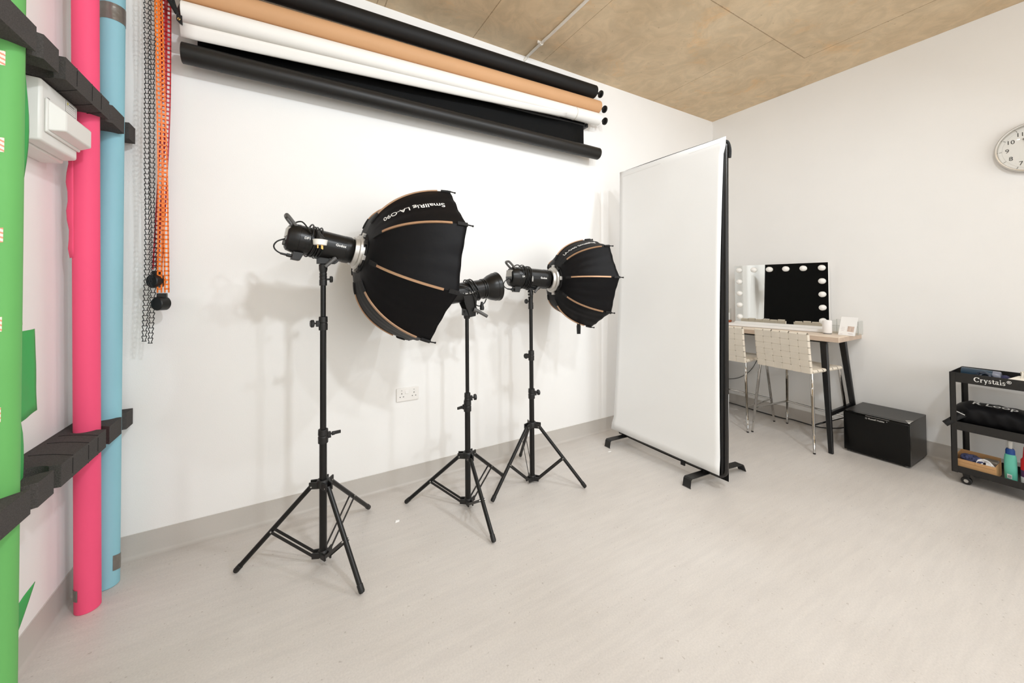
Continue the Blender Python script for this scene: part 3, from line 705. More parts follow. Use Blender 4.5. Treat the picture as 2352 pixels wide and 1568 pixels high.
# ------------------------------------------------------------------ electrical consumer unit
M_cu = pm('white_enclosure_plastic', (226, 224, 219), 0.38, var=0.01, vscale=4)
cu = thing('consumer_unit', 'white plastic electrical consumer unit on the left wall under the foam strip', 'fuse box', (XL, 1.945, 1.87))
x0 = XL
m = MB(); m.hexa([(x0, 1.808, 1.762), (x0, 2.082, 1.762), (x0, 2.082, 1.985), (x0, 1.808, 1.985), (x0 + 0.060, 1.808, 1.766), (x0 + 0.060, 2.082, 1.766), (x0 + 0.060, 2.082, 1.985), (x0 + 0.060, 1.808, 1.985)]); m.build('back_box', M_cu, cu, bevel=0.006, segs=3)
m = MB(); m.hexa([(x0 + 0.058, 1.815, 1.774), (x0 + 0.058, 2.076, 1.774), (x0 + 0.058, 2.076, 1.982), (x0 + 0.058, 1.815, 1.982), (x0 + 0.100, 1.822, 1.780), (x0 + 0.100, 2.068, 1.780), (x0 + 0.100, 2.068, 1.982), (x0 + 0.100, 1.822, 1.982)]); m.build('front_cover', M_cu, cu, bevel=0.008, segs=3)
m = MB()
m.hexa([(x0 + 0.100, 1.838, 1.812), (x0 + 0.100, 2.070, 1.812), (x0 + 0.100, 2.070, 1.925), (x0 + 0.100, 1.838, 1.925), (x0 + 0.108, 1.838, 1.814), (x0 + 0.108, 2.070, 1.814), (x0 + 0.108, 2.070, 1.925), (x0 + 0.108, 1.838, 1.925)])
m.hexa([(x0 + 0.107, 1.842, 1.820), (x0 + 0.107, 2.068, 1.820), (x0 + 0.107, 2.068, 1.922), (x0 + 0.107, 1.842, 1.922), (x0 + 0.140, 1.872, 1.832), (x0 + 0.140, 2.060, 1.832), (x0 + 0.140, 2.060, 1.896), (x0 + 0.140, 1.872, 1.896)])
m.build('breaker_lid', M_cu, cu, bevel=0.004, segs=3)
m = MB()
xx = x0 + 0.1004
def rect(m, x, ya, yb, za, zb): m.add([(x, ya, za), (x, yb, za), (x, yb, zb), (x, ya, zb)], [(0, 1, 2, 3)])
yl, yr, zb_, zt = 1.975, 2.052, 1.934, 1.974
for (a, b, c, d) in ((yl, yr, zb_, zb_ + .0012), (yl, yr, zt - .0012, zt), (yl, yl + .0014, zb_, zt), (yr - .0014, yr, zb_, zt)): rect(m, xx, a, b, c, d)
for i in range(3): rect(m, xx, yl + .006, yr - .006, zb_ + .007 + i * .008, zb_ + .0075 + i * .008)
rect(m, xx, yl + .026, yr - .012, zt - .010, zt - .007)
m.build('label_print', pm('grey_print', (96, 94, 90), 0.7), cu, label='printed label')
for ya, yb in ((1.856, 1.872), (2.046, 2.058)):
    m = MB(); rect(m, xx, ya, yb, 1.9285, 1.9320); m.build('printed_mark', MATS['grey_print'], cu, label='small printed mark')
m = MB(); rect(m, xx + .0001, yl + .012, yl + .020, zt - .012, zt - .004); m.build('warning_mark', pm('yellow_print', (214, 200, 60), 0.7), cu, label='small yellow mark')

# ------------------------------------------------------------------ ladder chains of the roll hoists
def ladder_chain(m, path, width, period, bar, wdir, th=0.0016, wavy=False):
    pts = smoothpath(path, 10); L_ = [0]
    for i in range(1, len(pts)): L_.append(L_[-1] + (pts[i] - pts[i - 1]).length)
    def at(d):
        for i in range(1, len(pts)):
            if L_[i] >= d: return pts[i - 1].lerp(pts[i], (d - L_[i - 1]) / max(1e-9, L_[i] - L_[i - 1]))
        return pts[-1]
    n = int(L_[-1] / period)
    for i in range(n):
        d0 = i * period; c0 = at(d0); c1 = at(d0 + period); c0b = at(d0 + bar)
        ang = 0.5 * math.sin(i * 0.23) if wavy else 0.22 * math.sin(i * 0.05)
        wd = (Vector(wdir) + Vector((0, 1, 0)) * ang).normalized(); nn = Vector((wd.y, -wd.x, 0)) * th
        if not wavy:
            m.hexa([c0 - wd * width / 2 - nn, c0 + wd * width / 2 - nn, c0 + wd * width / 2 + nn, c0 - wd * width / 2 + nn, c0b - wd * width / 2 - nn, c0b + wd * width / 2 - nn, c0b + wd * width / 2 + nn, c0b - wd * width / 2 + nn])
            for sg in (-1, 1):
                e0 = wd * (width / 2) * sg; e1 = wd * (width / 2 - bar * 0.75) * sg
                m.hexa([c0 + e0 - nn, c0 + e1 - nn, c0 + e1 + nn, c0 + e0 + nn, c1 + e0 - nn, c1 + e1 - nn, c1 + e1 + nn, c1 + e0 + nn])
        else:   # wire ladder: bowed link with eyes
            h = width / 2; q = [c0 - wd * h * 1.1, c0 - wd * h * 0.9 + (c1 - c0) * 0.35, c0 - wd * h * 0.5 + (c1 - c0) * 0.75, c1 - wd * h * 0.8]
            q2 = [c0 + wd * h * 1.1, c0 + wd * h * 0.9 + (c1 - c0) * 0.35, c0 + wd * h * 0.5 + (c1 - c0) * 0.75, c1 + wd * h * 0.8]
            m.tube(q, 0.0017, n=5); m.tube(q2, 0.0017, n=5); m.tube([c1 - wd * h, c1 + wd * h], 0.0018, n=5)
    return m
M_ch_k = pm('black_chain_plastic', (22, 21, 21), 0.45); M_ch_o = pm('orange_chain_plastic', (244, 124, 34), 0.42, var=0.05, vscale=30); M_ch_r = pm('red_chain_plastic', (176, 22, 34), 0.42, var=0.05, vscale=30)
def hoist(name_label, mat, strands, clutch, width, period, bar, group, wavy=False):
    t = thing('pull_chain', name_label, 'chain', strands[0][0], group)
    for st in strands:
        m = MB(); ladder_chain(m, st, width, period, bar, (1, 0, 0), wavy=wavy); m.build('chain_strand', mat, t)
    if clutch:
        c = Vector(clutch)
        m = MB(); m.lathe(c - V(0.012, 0.020, 0.004), (0.62, 0.78, 0), [(-0.004, 0), (-0.004, 0.029), (0, 0.032), (0.038, 0.032), (0.043, 0.027), (0.043, 0)], n=32); w_ = m.build('chain_weight', M_plast, t)
        m = MB(); m.box(c + V(0.002, 0, 0.030), (0.036, 0.024, 0.030)); m.build('weight_clip', M_plast, w_, bevel=0.002)
    return t
G_C = 'pull chains of the paper roll hoists'
yc = 2.40
hoist('black wire ladder pull chain, longest of the three hanging chains', M_ch_k, [[(-0.575, yc - .004, 2.79), (-0.573, yc - .02, 2.70), (-0.569, yc - .02, 2.3), (-0.566, yc - .02, 1.8), (-0.563, yc - .02, 1.4), (-0.572, yc - .02, 1.037)], [(-0.556, yc + .008, 2.78), (-0.556, yc + .005, 2.3), (-0.553, yc, 1.8), (-0.545, yc, 1.4), (-0.553, yc - .01, 1.039)]], None, 0.019, 0.0235, 0.004, G_C, wavy=True)
hoist('red ladder pull chain with black weight, ending highest of the three', M_ch_r, [[(-0.526, yc + .03, 2.74), (-0.520, yc + .03, 2.2), (-0.532, yc + .03, 1.8), (-0.548, yc + .03, 1.38)], [(-0.505, yc + .034, 2.74), (-0.505, yc + .034, 2.2), (-0.516, yc + .034, 1.8), (-0.531, yc + .034, 1.38)]], (-0.541, yc + .03, 1.335), 0.020, 0.0215, 0.0075, G_C)
hoist('orange ladder pull chain with black weight, between the black and red chains', M_ch_o, [[(-0.545, yc + .01, 2.78), (-0.533, yc + .01, 2.2), (-0.526, yc + .01, 1.8), (-0.526, yc + .01, 1.275)], [(-0.536, yc + .012, 2.78), (-0.519, yc + .012, 2.2), (-0.508, yc + .012, 1.8), (-0.500, yc + .012, 1.275)]], (-0.518, yc + .008, 1.228), 0.020, 0.0215, 0.0075, G_C)
# ------------------------------------------------------------------ backdrop rolls on the back wall
M_rblack = paper('black_paper', (22, 20, 19), 0.05); M_rtan = paper('tan_paper', (204, 158, 116)); M_rwhite = paper('white_paper', (240, 237, 232), 0.01)
M_rvinyl = pm('black_vinyl', (25, 23, 21), 0.45, var=0.04, vscale=4, bump=0.04, bscale=30, spec=0.38)
G_B = 'backdrop rolls on the back wall'
YR = 2.418
def wall_roll(label, xl, zl, xr, zr, r, mat, yy=YR, hooks=True):
    A = Vector((xl, yy, zl)); B = Vector((xr, yy, zr)); ax = (B - A).normalized(); ln = (B - A).length
    t = thing('backdrop_roll', label, 'backdrop roll', (A + B) / 2, G_B)
    m = MB(); m.lathe(A, ax, [(0, r - 0.014), (0, r - 0.002), (0.002, r), (ln * .3, r), (ln * .6, r), (ln - 0.002, r), (ln, r - 0.002), (ln, r - 0.014)], n=48); m.build('paper', mat, t)
    c = MB(); c.lathe(A, ax, [(0.001, r - 0.024), (0.001, r - 0.013), (ln - .001, r - 0.013), (ln - .001, r - 0.024)], n=32); c.build('core_tube', M_core, t)
    if hooks:
        h = MB()
        for E, d in ((A, -ax), (B, ax)):
            h.lathe(E - d * 0.002, d, [(0, r - 0.016), (0.006, r - 0.012), (0.010, r - 0.02), (0.020, 0.010), (0.030, 0.008)], n=20)
        hk = h.build('expanding_plug', M_plast, t)
        k = MB(); k.cyl(B, B + ax * 0.080, 0.0095, n=12); k.lathe(B + ax * 0.066, ax, [(0, 0.008), (0, 0.024), (0.004, 0.031), (0.014, 0.031), (0.020, 0.023), (0.020, 0)], n=20)
        k.cyl(B + V(0.012, 0, 0.006), B + V(0.012, 0, 0.042), 0.007, n=10); k.cyl(B + V(0.012, 0, 0.038), B + V(0.012, 0, 0.046), 0.014, n=12)
        k.build('tightening_knob', M_plast, hk, bevel=0.001)
    return t
wall_roll('black paper backdrop roll on the back wall, highest of the row, just under the ceiling', -0.46, 2.899, 2.245, 2.934, 0.0535, M_rblack)
wall_roll('tan paper backdrop roll on the back wall, second from the top', -0.46, 2.762, 2.288, 2.812, 0.0535, M_rtan)
wr = wall_roll('white paper backdrop roll on the back wall with a sagging torn edge', -0.452, 2.655, 2.290, 2.708, 0.050, M_rwhite)
# loosened outer turn of the white paper, sagging most at the left end
def sag(f, th0=0.0):
    x = -0.450 + (1.905 + 0.450) * f; zc = 2.655 + (2.708 - 2.655) * (x + 0.452) / 2.742
    drop = 0.090 * (1 - f) ** 0.8 + 0.012
    pts = []
    for j in range(17):
        g = j / 16
        # from behind the roll, down and forward into an upturned lip
        y = YR + 0.046 - 0.105 * g - 0.010 * math.sin(g * PI)
        z = zc - 0.036 - (0.018 + drop) * math.sin(min(1, g * 1.25) * PI * 0.5) ** 1.2 + (0.020 + drop * 0.52) * max(0, (g - 0.52) / 0.48) ** 1.5
        pts.append(Vector((x, y, z)))
    return pts
m = MB(); m.grid([sag(i / 40) for i in range(41)]); m.build('loose_turn', M_rwhite, wr, solid=0.0012, label='loose sagging turn of white paper')
m = MB(); m.lathe(Vector((2.02, YR, 2.7025)), (1, 0, 0.02), [(0, 0.0512), (0, 0.0525), (0.006, 0.0525), (0.006, 0.0512)], n=40); m.build('tie_band', pm('pale_elastic', (226, 220, 208), .7), wr)
# black roll fully lowered from the fourth hook: hanging sheet with the core rolled at its bottom
bk = thing('backdrop_roll', 'charcoal vinyl backdrop on the back wall, lowest of the row, part unrolled', 'backdrop roll', (0.9, 2.43, 2.44), G_B)
A = Vector((-0.452, 2.424, 2.456)); B = Vector((2.286, 2.424, 2.414)); ax = (B - A).normalized(); ln = (B - A).length
m = MB(); m.lathe(A, ax, [(0, 0.010), (0, 0.047), (0.002, 0.0495), (ln * .5, 0.0495), (ln - .002, 0.0495), (ln, 0.047), (ln, 0.010)], n=48); m.build('rolled_end', M_rvinyl, bk)
m = MB(); m.grid([[Vector((-0.40 + 2.565 * i / 20, 2.470 + 0.004 * math.sin(i * .9), z)) for z in (2.640 + 0.002 * i, 2.58, 2.52, 2.46, 2.43)] for i in range(21)]); m.build('hanging_sheet', pm('black_vinyl_back', (9, 9, 9), 0.7, var=0.05, vscale=3, spec=0.15), bk, solid=0.0015)
m = MB(); m.cyl((-0.44, 2.480, 2.625), (2.20, 2.480, 2.655), 0.016, n=16); m.box((2.20, 2.490, 2.655), (0.022, 0.06, 0.030)); m.build('fixing_bar', M_plast, bk)
# wall brackets of the hoist
for x, lab in ((-0.49, 'black steel bracket of the roll hoist at the left end of the rolls'), (2.225, 'black steel bracket of the roll hoist at the right end of the rolls')):
    zc_ = 2.90 if x < 0 else 2.81
    o = MB().box((x if x < 0 else x - 0.03, YB - 0.006, zc_), (0.030, 0.012, 0.20 if x < 0 else 0.30))
    if x < 0: o.cyl((-0.485, 2.430, 2.80), (-0.61, 2.400, 2.80), 0.012, n=14)
    for z in ((2.94, 2.88, 2.82) if x < 0 else (2.92, 2.81, 2.70)): o.box((x if x < 0 else x - 0.03, YB - 0.045, z - 0.01), (0.010, 0.080, 0.022))
    tag(o.build('hoist_bracket', M_blkm, bevel=0.001), lab, 'bracket', 'brackets of the roll hoist')
# strap with a brass eyelet at the left end of the white roll
st = thing('backdrop_strap', 'black strap with brass eyelet hanging at the left end of the white backdrop roll', 'strap', (-0.46, 2.37, 2.62))
m = MB()
def band(m, pts, wv, th=0.0012):
    pts = smoothpath(pts, 6); wv = Vector(wv)
    m.grid([[p - wv, p + wv] for p in pts])
band(m, [(-0.512, 2.372, 2.74), (-0.500, 2.366, 2.69), (-0.478, 2.362, 2.645), (-0.459, 2.358, 2.607)], (0.007, 0, 0.006))
band(m, [(-0.486, 2.366, 2.74), (-0.478, 2.364, 2.69), (-0.468, 2.362, 2.645), (-0.455, 2.358, 2.607)], (0.005, 0, 0.003))
m.build('webbing', M_webbing, st, solid=0.002)
m = MB(); m.prism([(-0.4620, 2.356, 2.6080), (-0.4400, 2.356, 2.6020), (-0.4380, 2.356, 2.5560), (-0.4520, 2.356, 2.5640), (-0.4610, 2.356, 2.5750)], (0, 0.002, 0)); m.build('tab', M_webbing, st)
m = MB(); m.lathe((-0.452, 2.3555, 2.582), (0, -1, 0), [(0, 0.0028), (0.001, 0.0030), (0.0015, 0.0042), (0.001, 0.0056), (0, 0.0058)], n=20); m.build('eyelet', M_brass, st, label='brass eyelet')

# ------------------------------------------------------------------ conduit on the ceiling, socket on the wall
M_cond = pm('white_conduit', (226, 220, 210), 0.4)
cd = thing('conduit', 'thin white conduit pipe clipped to the concrete ceiling', 'pipe', (1.63, 2.2, ZC))
m = MB(); m.tube(smoothpath([(1.612, YB + 0.004, 3.075), (1.625, YB - 0.010, 3.095), (1.628, YB - 0.035, ZC - 0.011), (1.628, 2.30, ZC - 0.011), (1.634, 1.7, ZC - 0.011), (1.640, -2.0, ZC - 0.011)], 8), 0.0105, n=12); m.build('pipe', M_cond, cd)
m = MB(); m.lathe((1.629, 2.318, ZC - 0.011), (0, 1, 0), [(-0.008, 0.0105), (-0.008, 0.0155), (0.008, 0.0155), (0.008, 0.0105)], n=18); m.box((1.612, 2.318, ZC - 0.006), (0.022, 0.014, 0.010)); m.cyl((1.604, 2.318, ZC), (1.604, 2.318, ZC - 0.016), 0.008, n=12); m.build('pipe_clip', M_cond, cd)
sk = thing('wall_socket', 'white double mains socket low on the back wall', 'socket', (0.679, YB, 0.588))
m = MB(); m.box((0.679, YB - 0.005, 0.588), (0.146, 0.010, 0.086)); m.build('face_plate', pm('white_socket_plastic', (238, 234, 229), 0.35), sk, bevel=0.003)
m = MB(); m.hexa([(x, YB - 0.010, z) for x, z in ((0.661, 0.594), (0.683, 0.594), (0.683, 0.616), (0.661, 0.616))] + [(x, YB - y, z) for x, y, z in ((0.661, 0.0145, 0.594), (0.683, 0.0145, 0.594), (0.683, 0.0115, 0.616), (0.661, 0.0115, 0.616))]); m.build('rocker_switch', MATS['white_socket_plastic'], sk, bevel=0.0006)
m = MB()
for cx in (0.640, 0.720):
    for dx, dz, w_, h_ in ((0, 0.008, 0.004, 0.008), (-0.011, -0.013, 0.0065, 0.004), (0.011, -0.013, 0.0065, 0.004)):
        m.box((cx + dx, YB - 0.0102, 0.588 + dz), (w_, 0.001, h_))
    m.cyl((cx, YB - 0.0098, 0.6155), (cx, YB - 0.0106, 0.6155), 0.0022, n=10)
m.build('pin_holes', pm('socket_hole_dark', (40, 38, 36), 0.8), sk, label='dark pin holes')
# ------------------------------------------------------------------ free-standing reflector panel
M_sheet = pm('white_reflector_cloth', (247, 247, 246), 0.7, var=0.008, vscale=3, bump=0.14, bscale=5, sheen=0.1)
M_backc = pm('black_reflector_cloth', (12, 12, 12), 0.8, var=0.1, vscale=5, bump=0.15, bscale=6, spec=0.2)
M_frame = pm('black_frame_tube', (24, 22, 21), 0.28)
pn = thing('reflector_panel', 'tall white reflector panel with black back standing on flat metal feet', 'reflector', (2.38, 1.86, 0))
YA, YZ = 1.392, 2.325      # near and far edge
def px(z): return 2.345 + 0.012 * z
P = []
for i in range(41):
    f = i / 40; z = 0.092 + (2.222 - 0.092) * f; row = []
    for j in range(25):
        g = j / 24
        near = 1.428 - 0.045 * f + 0.016 * math.sin(f * PI) - (0.012 if f > 0.97 else 0)
        far = 2.338 - 0.085 * f - 0.020 * math.sin(f * PI) + (0.012 if f < 0.04 else 0)
        y = near + (far - near) * g
        crease = 0.0035 * math.exp(-((z - 0.50 + 0.32 * (g - 0.3)) / 0.03) ** 2) * math.sin(g * PI) + 0.003 * math.exp(-((z - 0.34 + 0.3 * (g - 0.3)) / 0.025) ** 2) * math.sin(g * PI)
        vert = 0.0022 * math.sin(g * 70) * math.exp(-g * 7) * (0.4 + 0.6 * math.sin(f * 3.1)) + 0.0025 * math.sin(f * 17 + g * 9) * math.exp(-((g - 0.5) / 0.3) ** 2)
        edge = 0.010 * max(0, (0.05 - f) / 0.05) + 0.006 * max(0, (g - 0.96) / 0.04)
        row.append(Vector((px(z) - crease - vert - edge, y, z)))
    P.append(row)
m = MB(); m.grid(P); m.build('white_cover', M_sheet, pn, solid=0.002, smooth=60)
hm = MB()
hm.add([(px(2.2) - .002, 1.40, 2.192), (px(2.2) - .002, 2.24, 2.178), (px(2.2) - .002, 2.24, 2.1792), (px(2.2) - .002, 1.40, 2.1932)], [(0, 1, 2, 3)])
hm.add([(px(.12) - .006, 1.45, 0.118), (px(.12) - .006, 2.32, 0.118), (px(.12) - .006, 2.32, 0.1192), (px(.12) - .006, 1.45, 0.1192)], [(0, 1, 2, 3)])
hm.build('hem_stitching', pm('pale_grey_thread', (206, 203, 198), 0.8), pn)
fm = MB(); fr_pts = []
def corner(cy, cz, a0): return [(px(cz) + 0.026, cy + 0.05 * math.cos(math.radians(a0 + 15 * i)), cz + 0.05 * math.sin(math.radians(a0 + 15 * i))) for i in range(7)]
fr_pts += corner(YA + 0.062, 0.128, 180) + corner(YZ - 0.05, 0.128, 270) + corner(2.20, 2.165, 0) + corner(YA + 0.045, 2.165, 90)
fm.tube(fr_pts, 0.0125, n=12, closed=True); fm.build('frame_tube', M_frame, pn)
P = []
for i in range(21):
    f = i / 20; z = 0.048 + (2.243 - 0.048) * f; tk = 0.035 * max(0, (f - 0.96) / 0.04)
    P.append([Vector((px(z) + 0.052 - 0.010 * math.sin(g / 12 * PI), (1.405 - 0.020 * f + tk) + ((2.330 - 0.085 * f) - (1.405 - 0.020 * f + tk)) * g / 12, z)) for g in range(13)])
m = MB(); m.grid(P); m.build('black_cover', M_backc, pn, solid=0.003)
# dark side binding that joins both covers, loose white strip inside the near edge
m = MB(); P = []
for i in range(31):
    f = i / 30; z = 0.100 + (2.190 - 0.100) * f; o_ = 0.006 * math.sin(f * 9)
    P.append([Vector((px(z) + 0.004, 1.424 - 0.040 * f + 0.014 * math.sin(f * PI), z)), Vector((px(z) + 0.026, 1.417 - 0.035 * f + o_ * .3, z)), Vector((px(z) + 0.040, 1.410 - 0.024 * f, z))])
m.grid(P); m.build('side_binding', M_webbing, pn, solid=0.003)
m = MB(); m.grid([[Vector((px(z) + 0.0415, 1.4025 - 0.016 * (z - .1), z)), Vector((px(z) + 0.0475, 1.4045 - 0.016 * (z - .1), z))] for z in (0.12, 0.3, 0.45, 0.60)]); m.build('cover_lining', M_sheet, pn, solid=0.001)
for (y, z) in ((1.386, 1.62), (1.390, 1.25), (1.395, 0.86)): MB().sphere((px(z) + 0.022, y, z), 0.004, n=10, m=6).build('snap_fastener', M_rivet, pn, label='bright snap fastener')
m = MB(); m.tube(smoothpath([(px(2.19) + .010, 1.400, 2.200), (px(2.19) + .028, 1.378, 2.195), (px(2.1) + .044, 1.372, 2.150), (px(2.1) + .044, 1.374, 2.095)], 5), [0.010] * 16, n=8); m.build('corner_pocket', M_webbing, pn)
m = MB(); m.box((px(.07) + .012, 1.70, 0.070), (0.010, 0.030, 0.050)); m.build('pull_tab', M_webbing, pn)
def foot(y0, y1, y2):
    m = MB(); w_ = 0.027
    sec = [(2.196, y0, 0.0), (2.206, y0, 0.048), (2.216, y0, 0.056), (2.38, y1, 0.056), (2.686, y2, 0.056), (2.697, y2, 0.048), (2.722, y2, 0.0)]
    for i in range(len(sec) - 1):
        (xa, ya, za), (xb, yb_, zb) = sec[i], sec[i + 1]; d = Vector((xb - xa, 0, zb - za)).normalized(); n_ = Vector((-d.z, 0, d.x)) * 0.0022
        A_ = Vector((xa, ya, za)); B_ = Vector((xb, yb_, zb)); w2 = Vector((0, w_, 0)); up_ = Vector((0, 0, 0.0025)) if min(za, zb) < .001 else Vector()
        A_ = A_ + (up_ if za < .001 else Vector()); B_ = B_ + (up_ if zb < .001 else Vector())
        m.hexa([A_ - w2 - n_, A_ + w2 - n_, A_ + w2 + n_, A_ - w2 + n_, B_ - w2 - n_, B_ + w2 - n_, B_ + w2 + n_, B_ - w2 + n_])
    m.box((2.374, y1, 0.078), (0.020, 0.030, 0.050))
    f_ = m.build('foot_bar', M_blkm, pn)
    q = MB(); q.box((2.1965, y0, 0.002), (0.008, 0.058, 0.004)); q.build('foot_pad', M_greyp, f_)
foot(1.560, 1.545, 1.500); foot(2.262, 2.250, 2.240)

# ------------------------------------------------------------------ make-up table
M_wood = pm('pale_oak_laminate', (222, 205, 186), 0.5, var=0.06, vscale=3, stretch=(9, 0.8, 1), bump=0.03, bscale=40)
M_woode = pm('pale_oak_edge', (206, 184, 164), 0.55, var=0.08, vscale=18, stretch=(1, 1, 3))
M_tleg = pm('black_table_leg', (20, 20, 21), 0.34, var=0.05, vscale=10)
tb = thing('make_up_table', 'high narrow make-up table with pale oak top and black splayed legs', 'table', (3.9, 1.87, 0))
TZ = 0.872
m = MB(); m.prism([(3.677, 1.272, TZ - 0.042), (4.112, 1.272, TZ - 0.042), (4.112, 2.47, TZ - 0.042), (3.677, 2.47, TZ - 0.042)], (0, 0, 0.042)); m.build('table_top', M_wood, tb, bevel=0.003)
m = MB(); m.box((3.6762, 1.871, TZ - 0.0215), (0.0012, 1.190, 0.034)); m.box((3.894, 1.2712, TZ - 0.0215), (0.428, 0.0012, 0.034)); m.build('edge_band', M_woode, tb)
def tleg(foot_, top_, w0=0.040, w1=0.026):
    F = Vector(foot_); U = Vector(top_); m = MB()
    def ring(c, w): return [c + V(x, y, 0) for x, y in ((-w * .42, -w * .6), (w * .42, -w * .6), (w * .42, w * .6), (-w * .42, w * .6))]
    m.hexa(ring(F, w1) + ring(U, w0)); return m.build('leg', M_tleg, tb, bevel=0.006, segs=3)
tleg((3.556, 1.294, 0), (3.725, 1.388, TZ - 0.044)); tleg((4.060, 1.292, 0), (4.010, 1.366, TZ - 0.044))
tleg((3.556, 2.44, 0), (3.725, 2.36, TZ - 0.044)); tleg((4.060, 2.44, 0), (4.010, 2.37, TZ - 0.044))
for y in (1.325, 2.41):
    m = MB(); m.hexa([(3.600, y - 0.010, 0.262), (3.600, y + 0.010, 0.262), (4.045, y + 0.010, 0.262), (4.045, y - 0.010, 0.262), (3.604, y - 0.010, 0.296), (3.604, y + 0.010, 0.296), (4.045, y + 0.010, 0.296), (4.045, y - 0.010, 0.296)]); m.build('cross_bar', M_tleg, tb, bevel=0.003)
m = MB(); m.box((3.868, 1.87, TZ - 0.049), (0.32, 1.00, 0.014)); m.build('under_frame', M_tleg, tb)

# ------------------------------------------------------------------ woven bar stools
M_strap = pm('cream_leather_strap', (232, 221, 204), 0.5, var=0.03, vscale=14, bump=0.05, bscale=250)
M_chrome = pm('polished_chrome', (205, 203, 200), 0.08, metal=1.0)
def weave(mb, surf, nu, nv, gap, amp, nrm):
    """straps across a surface surf(u,v); returns ribbons in both directions passing over and under"""
    for i in range(nu):
        u0 = (i + gap * 1.5) / nu; u1 = (i + 1 - gap * 1.5) / nu; P = []
        K = nv * 20
        for k in range(K + 1):
            v = k / K; off = amp * max(-1, min(1, 7 * math.cos(PI * (v * nv - 0.5)))) * (1 if i % 2 else -1)
            P.append([surf(u0, v) + nrm(u0, v) * off, surf(u1, v) + nrm(u1, v) * off])
        mb.grid(P)
    for j in range(nv):
        v0 = (j + gap * 1.1) / nv; v1 = (j + 1 - gap * 1.1) / nv; P = []
        K = nu * 20
        for k in range(K + 1):
            u = k / K; off = -amp * max(-1, min(1, 7 * math.cos(PI * (u * nu - 0.5)))) * (1 if j % 2 else -1)
            P.append([surf(u, v0) + nrm(u, v0) * off, surf(u, v1) + nrm(u, v1) * off])
        mb.grid(P)
def make_stool(loc, rz, label):
    t = thing('bar_stool', label, 'bar stool', loc, 'woven bar stools at the table', rz)
    W = WORLD[t.name]; X = lambda x, y, z: W @ Vector((x, y, z))
    # legs: square-ish tapering chrome; local -x is the backrest side
    tops = {(-1, -1): (-0.178, -0.200), (-1, 1): (-0.178, 0.200), (1, -1): (0.190, -0.200), (1, 1): (0.190, 0.200)}
    feet = {k: (k[0] * 0.241, k[1] * 0.241) for k in tops}
    at = lambda k, z: X(feet[k][0] + (tops[k][0] - feet[k][0]) * z / 0.61, feet[k][1] + (tops[k][1] - feet[k][1]) * z / 0.61, z)
    for k in tops:
        m = MB(); m.cyl(at(k, 0.006), at(k, 0.25), 0.0078, 0.0105, n=14); m.cyl(at(k, 0.25), at(k, 0.612), 0.0105, 0.0115, n=14); lg = m.build('leg', M_chrome, t)
        m = MB(); m.cyl(at(k, 0.0), at(k, 0.010), 0.0086, n=12); m.build('foot_cap', M_plast, lg)
    bp = lambda y, z: X(-0.190 - 0.020 * math.sin((z - 0.6) / 0.29 * PI) * 0.6 - 0.035 * ((z - 0.6) / 0.29) ** 2, y, z)
    m = MB()
    for sg in (-1, 1): m.tube([bp(sg * 0.196, 0.600 + 0.29 * i / 10) for i in range(11)], 0.0105, n=10)
    m.tube([bp(-0.198, 0.885), bp(0.198, 0.885)], 0.0105, n=10)
    m.tube([X(-0.185, -0.2, 0.606), X(0.19, -0.2, 0.606), X(0.19, 0.2, 0.606), X(-0.185, 0.2, 0.606)], 0.0105, n=10, closed=True)
    m.build('seat_frame', M_chrome, t)
    for (a, b) in (((-1, -1), (1, -1)), ((1, -1), (1, 1)), ((1, 1), (-1, 1))):
        m = MB(); m.tube([at(a, 0.212), at(b, 0.212)], 0.0078, n=10); m.build('foot_rail', M_chrome, t)
    # woven back: six upright straps, five level ones, wrapped over the frame
    up_n = (X(-1, 0, 0) - X(0, 0, 0)).normalized()
    m = MB()
    def bs(u, v):
        y = -0.205 + 0.410 * u; z = 0.592 + 0.306 * v
        return bp(y, z) + up_n * (0.0140 - 0.0015 * math.cos((u - 0.5) * PI))
    weave(m, bs, 6, 6, 0.040, 0.0007, lambda u, v: up_n)
    def bs2(u, v): return bs(u, v) - up_n * 0.0275
    weave(m, bs2, 6, 6, 0.040, 0.0007, lambda u, v: -up_n)
    # strap returns over top rail and side posts
    for i in range(6):
        u0 = (i + .055) / 6; u1 = (i + .945) / 6
        if i % 2 == 0:
            P = []
            for q in range(9):
                th = PI * q / 8; P.append([bs(uu, 1.0) - up_n * (0.01375 * (1 - math.cos(th))) + V(0, 0, 0.012 * math.sin(th)) for uu in (u0, u1)])
            m.grid(P)
        else:
            P = []
            for q in range(9):
                th = PI * q / 8; P.append([bs(uu, 0.985) - up_n * (0.01375 * (1 - math.cos(th))) + V(0, 0, 0.011 * math.sin(th)) for uu in (u0, u1)])
            m.grid(P)
    for j in range(6):
        v0 = (j + .04) / 6; v1 = (j + .96) / 6
        for uu, sg in ((0, -1), (1, 1)):
            yd = (X(0, sg, 0) - X(0, 0, 0)).normalized(); P = []
            for q in range(9):
                th = PI * q / 8; P.append([bs(uu, vv) - up_n * (0.013 * (1 - math.cos(th))) + yd * (0.008 * math.sin(th)) for vv in (v0, v1)])
            m.grid(P)
    m.build('woven_back', M_strap, t, solid=0.0010, smooth=0)
    m = MB()
    def ss(u, v): return X(-0.192 + 0.395 * u, -0.205 + 0.410 * v, 0.6185 - 0.006 * math.sin(u * PI) * math.sin(v * PI))
    weave(m, ss, 6, 6, 0.040, 0.0007, lambda u, v: Vector((0, 0, 1)))
